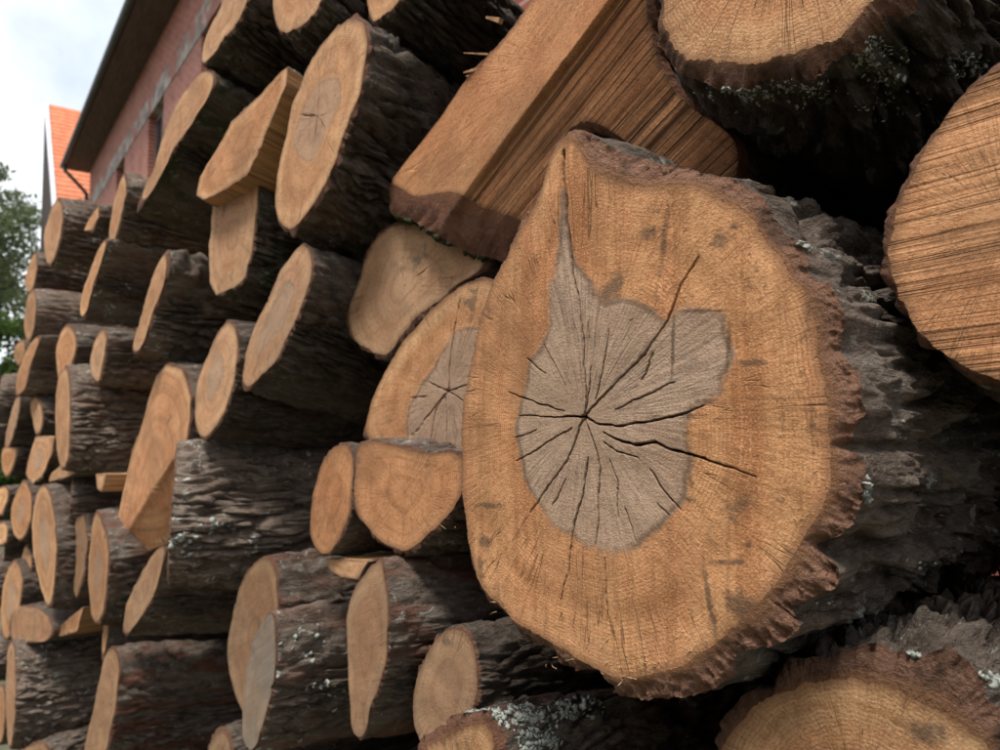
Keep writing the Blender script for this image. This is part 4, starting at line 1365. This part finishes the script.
log('reddish-brown barked log with narrow end above the pile foot', px=[(113, 647), (119, 662), (117, 700), (109, 742), (98, 775), (86, 780), (82, 757), (88, 732), (96, 692), (104, 657)],
    off=0.0, q=2, warm=0.4, tone=0.75, weather=0.25, depth=0.007, bt=0.006, vp=(1900, 540), rtone=0.7, red=0.95, btone=0.95, lichen=0.3, maxrot=20)
log('brown log end peeping out at the foot beside the grey slab log', px=[(222, 728), (230, 738), (232, 760), (226, 790), (214, 800), (206, 780), (207, 750), (213, 734)], off=0.02, q=3, warm=0.4, tone=0.6, weather=0.3)

log('big log with oval grey-hearted end high on the pile', px=[(353, 15), (366, 24), (370, 44), (366, 62), (362, 91), (353, 115), (343, 142), (334, 170), (319, 199), (302, 222), (290, 233), (280, 226), (274, 210), (275, 188), (278, 168), (286, 134), (290, 108), (300, 82), (314, 54), (334, 28)],
    pith=(318, 116), off=-0.02, q=2, warm=0.65, tone=1.05, vp=(1080, 580), depth=0.008, cw=0.03, cl=0.11, bt=0.005, btone=0.8, red=0.3, ncr=5,
    heart=[(334, 77), (340, 86), (340, 100), (334, 115), (326, 134), (318, 150), (310, 161), (298, 154), (294, 140), (297, 125), (305, 106), (319, 84)], lichen=0.3)
log('oval log end with slim grey heart below the big grey-hearted one', px=[(304, 242), (311, 254), (313, 270), (307, 295), (298, 319), (283, 348), (275, 364), (259, 378), (247, 391), (241, 383), (241, 366), (248, 344), (253, 330), (264, 307), (276, 278), (288, 258)],
    pith=(277, 310), off=-0.01, q=2, warm=0.6, tone=0.95, vp=(1150, 640), heart=0.45, depth=0.005, bt=0.004, btone=0.75, red=0.2, moss=0.3, lichen=0.2)
log('small oval log with little brown heart above the long ridged log', px=[(226, 321), (236, 328), (239, 345), (236, 375), (231, 395), (222, 418), (206, 439), (197, 433), (194, 415), (196, 390), (201, 370), (210, 346)],
    pith=(217, 372), off=-0.02, q=2, warm=0.6, tone=1.05, vp=(1500, 520), heart=0.38, depth=0.005, bt=0.004, btone=0.6, lichen=0.2)
log('split wedge log with brown fibrous side, below the top row', smooth=False, px=[(288, 66), (278, 74), (259, 94), (230, 122), (216, 149), (199, 178), (195, 196), (204, 201), (228, 187), (249, 173), (260, 148), (275, 112), (287, 84)],
    off=-0.02, q=2, solve=False, split=((7, 13),), warm=0.85, tone=0.95, depth=0.005, bt=0.004, moss=0.4, vp=(1150, 600), btone=0.8)
log('flat-sided split log end directly under the fibrous wedge log', smooth=False, px=[(216, 186), (250, 170), (259, 172), (258, 206), (253, 249), (246, 278), (235, 289), (216, 296), (210, 284), (209, 242), (212, 208)],
    off=0.01, q=2, solve=False, split=((7, 11),), warm=0.45, tone=0.9, depth=0.005, bt=0.003, weather=0.15, moss=0.8, vp=(1200, 580), btone=0.8)
log('leaning log with long narrow end and mossy black bark near the brick wall', px=[(205, 70), (216, 78), (210, 93), (197, 115), (181, 139), (167, 163), (150, 194), (135, 214), (133, 206), (141, 192), (154, 170), (163, 135), (172, 112), (187, 88)],
    off=0.0, q=2, warm=0.7, tone=1.0, depth=0.007, bt=0.003, moss=0.9, vp=(1100, 620), btone=0.7, lichen=0.4, maxrot=18)
log('top-row log with split orange end against the brick wall', px=[(232, -40), (250, -45), (250, -15), (246, 4), (236, 26), (224, 40), (212, 56), (201, 66), (202, 48), (210, 26), (220, 4)],
    off=0.0, q=2, warm=0.7, tone=1.05, depth=0.007, bt=0.003, vp=(1100, 620), btone=0.8, lichen=0.5, moss=0.3)
log('round-ended log of the top row above the big grey-hearted log', px=[(276, -60), (273, -30), (272, 0), (274, 20), (282, 34), (296, 31), (312, 19), (321, 4), (330, -30), (334, -70), (326, -110), (300, -112), (284, -90)],
    off=0.0, q=2, warm=0.75, tone=1.0, depth=0.006, bt=0.003, vp=(1080, 600), btone=0.75)
log('dark-barked log of the top row next to the wedge-cut log', px=[(366, -40), (366, 0), (371, 22), (380, 20), (390, 13), (401, -1), (412, -30), (418, -70), (404, -100), (382, -90)],
    off=0.02, q=2, warm=0.8, tone=1.0, depth=0.006, bt=0.003, vp=(1080, 560), btone=0.7)

# far, left part of the pile
log('top log with upright oval end and mottled lichen bark below the orange roof', px=[(58, 198), (63, 211), (62, 229), (58, 248), (49, 267), (44, 253), (44, 231), (50, 210)], off=0.0, warm=0.7, lichen=1.0, depth=0.006, vp=(1350, 430), length=0.8, btone=1.1)
log('small wedge log between the lichen top log and the brick wall', px=[(99, 205), (99, 216), (92, 232), (83, 231), (89, 218)], off=0.03, smooth=False, solve=False, warm=0.7, lichen=0.8, length=0.6, btone=1.0)
log('ragged thin-ended log with lichen-mottled bark under the small wedge', px=[(108, 238), (103, 256), (95, 280), (88, 304), (84, 319), (78, 312), (83, 292), (92, 264), (101, 244)], off=0.0, warm=0.6, lichen=1.0, depth=0.007, vp=(1500, 520), maxrot=18, length=0.8, btone=1.05)
log('stub of grey ridged bark poking up beside the brick wall', px=[(124, 172), (126, 190), (121, 218), (114, 243), (109, 240), (111, 214), (117, 188)], off=0.02, warm=0.7, lichen=0.6, depth=0.006, vp=(1400, 520), maxrot=18, btone=1.25, length=0.6)
log('thin-ended log with coarse furrowed bark below the leaning mossy log', px=[(167, 252), (166, 276), (154, 312), (142, 348), (133, 354), (131, 346), (139, 325), (147, 292), (158, 262)], off=-0.01, q=2, warm=0.5, tone=0.9, lichen=0.6, depth=0.010, cw=0.03, cl=0.14, vp=(1500, 520), maxrot=20, btone=1.05, length=0.8)
log('light-ended slim log with grey bark, leaning between furrowed neighbours', px=[(103, 328), (107, 336), (105, 354), (101, 376), (96, 384), (89, 368), (92, 348), (97, 334)], off=0.01, warm=0.5, tone=1.0, lichen=0.7, depth=0.007, vp=(1600, 470), btone=1.1, length=0.7)
log('orange oval log resting on the ridged grey-topped log', px=[(66, 324), (74, 330), (77, 345), (73, 362), (66, 384), (59, 382), (55, 358), (58, 338)], off=0.02, warm=0.85, tone=0.95, lichen=0.6, depth=0.005, btone=0.9, length=0.7)
log('straight log with grey-topped ridged bark and narrow pale end', px=[(65, 366), (69, 380), (70, 420), (69, 450), (65, 469), (59, 465), (56, 440), (55, 405), (58, 378)], off=-0.03, q=2, warm=0.45, tone=0.9, lichen=0.4, depth=0.009, cw=0.03, cl=0.15, vp=(2000, 500), maxrot=20, btone=1.3, length=0.7)
log('bow-ended log at the far shoulder of the pile', px=[(41, 335), (36, 350), (30, 368), (24, 390), (15, 396), (17, 376), (23, 356), (31, 342)], off=0.0, warm=0.7, tone=0.95, lichen=0.6, depth=0.005, maxrot=16, vp=(1700, 450), length=0.7)
log('weathered log with smooth grey bark at the far top', px=[(35, 290), (36, 312), (33, 332), (28, 342), (24, 330), (25, 308), (29, 293)], off=0.02, warm=0.4, tone=0.8, depth=0.003, btone=1.35, vp=(1700, 470), maxrot=16, length=0.7)
log('rough-barked log lying over the smooth grey far one', px=[(36, 252), (37, 268), (33, 288), (27, 293), (25, 280), (30, 260)], off=0.03, warm=0.4, tone=0.85, depth=0.006, lichen=0.7, vp=(1600, 450), maxrot=16, length=0.7)
log('little pinkish barked stub at the far end of the pile', px=[(25, 340), (24, 356), (18, 366), (13, 356), (16, 344)], off=0.04, warm=0.3, tone=0.8, btone=1.4, red=0.5, depth=0.003, length=0.5)
log('grey log with shadowed bark in the far stack', circ=(2, 398, 24), off=0.05, vp=(1900, 460), btone=1.1, warm=0.5, length=0.6)
log('log with sliver-thin leaning end under the bow-ended one', px=[(20, 396), (17, 420), (9, 446), (4, 448), (8, 424), (14, 402)], off=0.03, warm=0.5, tone=0.85, vp=(1900, 450), maxrot=16, btone=0.7, length=0.6)
log('small pointed drop-shaped log end amid dark gaps', px=[(34, 396), (40, 402), (43, 416), (41, 430), (36, 435), (32, 420), (30, 404)], off=0.04, warm=0.5, tone=0.95, btone=0.7, length=0.6)
log('squared split log with greenish stain below the drop-shaped one', smooth=False, px=[(35, 437), (54, 437), (52, 453), (42, 478), (32, 485), (25, 475), (29, 456)], off=0.0, solve=False, warm=0.4, tone=1.0, weather=0.1, heart=0.4, btone=0.6, length=0.6, split=((0, 1),))
log("small orange log end beside the sliver-thin leaning one", px=[(2, 449), (9, 446), (16, 450), (14, 464), (7, 477), (1, 468)], off=0.03, warm=0.95, tone=0.9, btone=0.7, length=0.5)
log('slanting orange log end with grey heart under the squared split log', px=[(24, 480), (30, 490), (32, 512), (27, 532), (19, 541), (12, 530), (11, 508), (17, 490)], off=0.02, warm=0.85, tone=1.0, heart=0.45, btone=0.8, length=0.6)
log('long lens-shaped log end with brown middle, in the far stack', px=[(40, 486), (48, 488), (53, 508), (56, 534), (56, 562), (51, 606), (45, 602), (40, 586), (34, 558), (32, 528), (34, 502)], off=-0.02, warm=0.5, tone=1.0, heart=0.42, vp=(1700, 440), btone=0.9, length=0.7, depth=0.006)
log('flat triangular split log on top of a furrowed barked log', smooth=False, px=[(62, 465), (76, 473), (60, 480), (46, 482), (52, 472)], off=0.01, solve=False, warm=0.45, tone=0.95, length=0.5, split=((0, 1), (4, 0)))
log('furrowed dark log below the straight grey-topped one, end hidden', circ=(70, 503, 26), off=0.03, vp=(1700, 470), btone=0.95, lichen=0.7, depth=0.008, length=0.65)
log("tiny square-ended stick poking out between dark logs", smooth=False, px=[(96, 474), (106, 474), (104, 485), (101, 492), (97, 488)], off=0.0, solve=False, warm=0.35, tone=1.0, length=0.3, split=((0, 4), (4, 0)))
log('curved brown split log with torn bark side', px=[(95, 510), (103, 524), (109, 550), (107, 588), (103, 614), (96, 625), (90, 610), (88, 576), (90, 540)], off=-0.01, warm=0.85, tone=0.75, heart=0.4, red=0.8, btone=1.0, length=0.6, maxrot=10)
log('narrow strip-ended log below the tall leaning split log', px=[(114, 563), (113, 592), (109, 625), (104, 656), (100, 659), (103, 632), (108, 596)], off=0.02, warm=0.45, tone=0.8, vp=(1700, 500), maxrot=16, btone=0.85, length=0.6)
log('half-round orange log end on the grey furrowed log', px=[(7, 630), (11, 614), (20, 607), (32, 606), (45, 614), (53, 628), (48, 640), (30, 643), (13, 643)], off=0.0, warm=0.9, tone=0.85, solve=False, btone=0.8, red=0.7, length=0.5)
log('small orange triangular log end beside the half-round far one', smooth=False, px=[(84, 606), (77, 631), (58, 637), (54, 630), (70, 617)], off=0.02, solve=False, warm=0.9, tone=0.85, length=0.5, split=((0, 2),))
log('oval far log end with bluish grey middle', px=[(14, 560), (22, 576), (21, 600), (14, 626), (6, 640), (1, 628), (1, 600), (5, 576)], off=0.01, warm=0.35, tone=1.0, heart=0.5, btone=0.8, length=0.6)
log('grey furrowed log with lichen streaks near the pile foot', px=[(13, 642), (15, 668), (15, 705), (12, 742), (8, 746), (6, 715), (6, 676), (8, 648)], off=-0.03, q=2, warm=0.45, tone=0.9, vp=(2400, 380), depth=0.009, cw=0.03, cl=0.14, lichen=1.0, btone=1.2, maxrot=20, length=0.6)
log('orange edge of a log beside the grey furrowed foot log', px=[(3, 686), (5, 712), (2, 740), (-4, 742), (-6, 712), (-3, 690)], off=0.01, warm=0.85, tone=0.9, length=0.5)
log('pinkish small log end under the grey furrowed log', px=[(36, 742), (46, 744), (50, 760), (40, 776), (26, 770), (22, 752)], off=0.0, warm=0.3, tone=0.7, length=0.5)
log("pale whitish log end at the pile's far end, upper of two", px=[(0, 487), (8, 488), (7, 502), (1, 516), (-6, 508), (-5, 492)], off=0.04, warm=0.0, tone=1.25, length=0.5)
log("pale whitish log end at the pile's far end, lower of two", px=[(0, 522), (7, 524), (7, 540), (0, 546), (-8, 540), (-6, 526)], off=0.04, warm=0.0, tone=1.25, length=0.5)

log("log tucked behind the oval end with bluish grey middle", circ=(-8, 580, 26), off=0.06, vp=(1500, 430), warm=0.6, length=0.6)
log("low log beyond the grey furrowed foot log", circ=(-6, 655, 26), off=0.05, vp=(1500, 430), warm=0.5, length=0.6)
log("dark log above the small orange end at the pile's far end", circ=(-2, 430, 18), off=0.07, vp=(1500, 430), warm=0.5, btone=0.8, length=0.6)
log('log filling the far stack behind the slanting orange end', circ=(4, 546, 14), off=0.08, vp=(1500, 430), warm=0.7, length=0.6)
log('bright small split log behind the curved brown one', smooth=False, px=[(74, 520), (84, 514), (88, 540), (84, 575), (76, 600), (70, 580), (72, 548)], off=0.03, solve=False, warm=0.4, tone=0.7, weather=0.3, red=0.6, length=0.5)
log('pale slim log between the lens-shaped end and the curved brown one', px=[(26, 545), (31, 556), (30, 576), (25, 592), (21, 574), (22, 556)], off=0.05, warm=0.3, tone=1.0, length=0.5)

# ------------------------------------------------------------------ hidden and neighbouring logs of the same pile
# the pile goes on under, beside and behind what the photograph shows: pack round logs into the free places
DS = 0.02
S0, S1, Z0, Z1 = -1.5, 4.4, 0.0, 2.6
gs_, gz_ = np.meshgrid(np.arange(S0, S1, DS), np.arange(Z0, Z1, DS))
occ = np.zeros(gs_.shape, bool)
for e in LOGS:
    for fr in (0.05, 0.35, 0.7):
        j = int(np.argmin(np.abs(e['Vs'].reshape(e['nv'], e['nt'], 3)[:, 0, 2] - fr * e['length'])))
        ring = e['Vs'].reshape(e['nv'], e['nt'], 3)[j] @ e['Rm'].T + e['pt']
        ring = ring[::max(1, e['nt'] // 40)]
        poly = np.stack([ring @ P0, ring[:, 2]], 1)
        occ |= poly_sdf(gs_, gz_, poly) < 0.004
oc = np.stack([gs_[occ], gz_[occ]], 1)
rng = np.random.RandomState(77)
circles = []


def top_of(s):
    # the height of the pile along its length
    return float(np.interp(s, [-1.5, 2.6, 3.1, 3.4, 4.4], [2.45, 2.35, 2.15, 1.85, 1.5]))


for rad_lo, rad_hi, tries in ((0.13, 0.17, 900), (0.09, 0.13, 1500), (0.06, 0.09, 2500), (0.04, 0.06, 3000)):
    for _ in range(tries):
        s = rng.uniform(S0, S1); zc = rng.uniform(0.05, 2.45); rr = rng.uniform(rad_lo, rad_hi)
        if zc - rr < 0.0 or zc + rr > top_of(s):
            continue
        if circles:
            ca = np.array(circles)
            if (np.hypot(ca[:, 0] - s, ca[:, 1] - zc) < ca[:, 2] + rr + 0.002).any():
                continue
        if (np.hypot(oc[:, 0] - s, oc[:, 1] - zc) < rr + 0.012).any():
            continue
        q_ = project((P0 * s + np.array([0, 0, zc]) + A0 * D0)[None])[0]
        if s < 2.0 and 600 < q_[0] < 1040 and -30 < q_[1] < 780:
            continue
        circles.append((s, zc, rr))
back = []
for _ in range(2600):
    s = rng.uniform(-1.4, 4.3); rr = rng.uniform(0.10, 0.17); zc = rng.uniform(rr, 2.2)
    if zc + rr > top_of(s) - 0.1:
        continue
    if back and (np.hypot(np.array(back)[:, 0] - s, np.array(back)[:, 1] - zc) < np.array(back)[:, 2] + rr).any():
        continue
    back.append((s, zc, rr))
protos = []
fill_top = len(LOGS)


def filler_proto(k):
    nt_, nv = 48, 14
    th = np.linspace(-np.pi, np.pi, nt_, endpoint=False)
    vz = np.linspace(0, 1, nv)
    TH, VV = np.meshgrid(th, vz)
    rr = 0.95 + 0.05 * np.sin(2 * TH + k) + 0.05 * fbm(np.cos(TH) * 4, np.sin(TH) * 4, VV * 3, k, 2)
    side = np.stack([rr * np.cos(TH), rr * np.sin(TH), VV], -1).reshape(-1, 3)
    t_ = np.linspace(0.01, 0.93, 8)
    disc = np.stack([t_[:, None] * rr[0] * np.cos(th), t_[:, None] * rr[0] * np.sin(th), np.zeros((8, nt_)) + 0.002], -1).reshape(-1, 3)
    ringv = (t_[:, None] * np.ones(nt_)).ravel() * 0.1
    one = np.ones(len(disc))
    cut = mesh_obj('cut_face', disc, grid_faces(8, nt_), 'sawn_end_grain', None, attrs={'ring': ringv, 'heart': one, 'crack': one, 'rim': one, 'stripe': one * 0, 'stain': one * 0})
    rim = np.concatenate([disc[-nt_:], side[:nt_]])
    V = np.concatenate([side, rim])
    f = np.concatenate([grid_faces(nv, nt_), grid_faces(2, nt_, len(side))])
    bark = mesh_obj('bark', V, f, ['furrowed_bark', 'cut_bark_section'], None, fmat=np.concatenate([np.zeros((nv - 1) * nt_), np.ones(nt_)]))
    for o in (cut, bark):
        for kk, vv in dict(sapwood=0.5, ring_mix=1.0, saw_mix=0.3, saw_turn=0.4, rim_tone=0.8, seed_shift=k * 1.3, heart_mix=0.0, tone=0.9, warm=0.6, weather=0.1, bark_tone=0.9, lichen=0.4, moss=0.1, redness=0.3).items():
            o[kk] = vv
    return cut, bark


for k in range(3):
    protos.append(filler_proto(k))
used = [False] * 3
for i, (s, zc, rr) in enumerate(circles + back):
    k = i % 3
    base = P0 * s + np.array([0, 0, zc])
    # sunk deeper where it would show in a gap of the picture
    p = base + A0 * D0
    px_ = project(p[None])[0]
    infr = -30 < px_[0] < 1030 and -30 < px_[1] < 780 and (p - CAM) @ FWD > 0
    d = D0 + (0.30 + 0.1 * rng.rand() if infr else 0.02 + 0.06 * rng.rand())
    if i >= len(circles):
        d = D0 + 0.95
        infr = False
    root = empty('log', Vector(base + A0 * d))
    root.rotation_euler = Matrix(np.stack([-np.cross(A0, [0, 0, 1.0]), [0, 0, 1.0], A0], 1).tolist()).to_euler()
    root.scale = (rr, rr, 0.62)
    if infr:
        tag(root, 'dark log sunk deep in a shadowed gap between the front logs', 'log', 'logs sunk in the gaps of the woodpile')
    else:
        tag(root, 'round log of the woodpile beyond the logs in view', 'log', 'round logs of the rest of the woodpile')
    for src in protos[k]:
        if not used[k]:
            o = src
        else:
            o = src.copy()
            COL.objects.link(o)
        o.parent = root
    used[k] = True
for k in range(3):
    if not used[k]:
        for o in protos[k]:
            bpy.data.objects.remove(o)
print('SECONDS %.1f' % (time.time() - T0), 'FILLERS', len(circles), 'TRIS', sum(len(o.data.loop_triangles) or sum(len(p.vertices) - 2 for p in o.data.polygons) if len(o.data.polygons) < 1000 else 2 * len(o.data.polygons) for o in bpy.data.objects if o.type == 'MESH'))
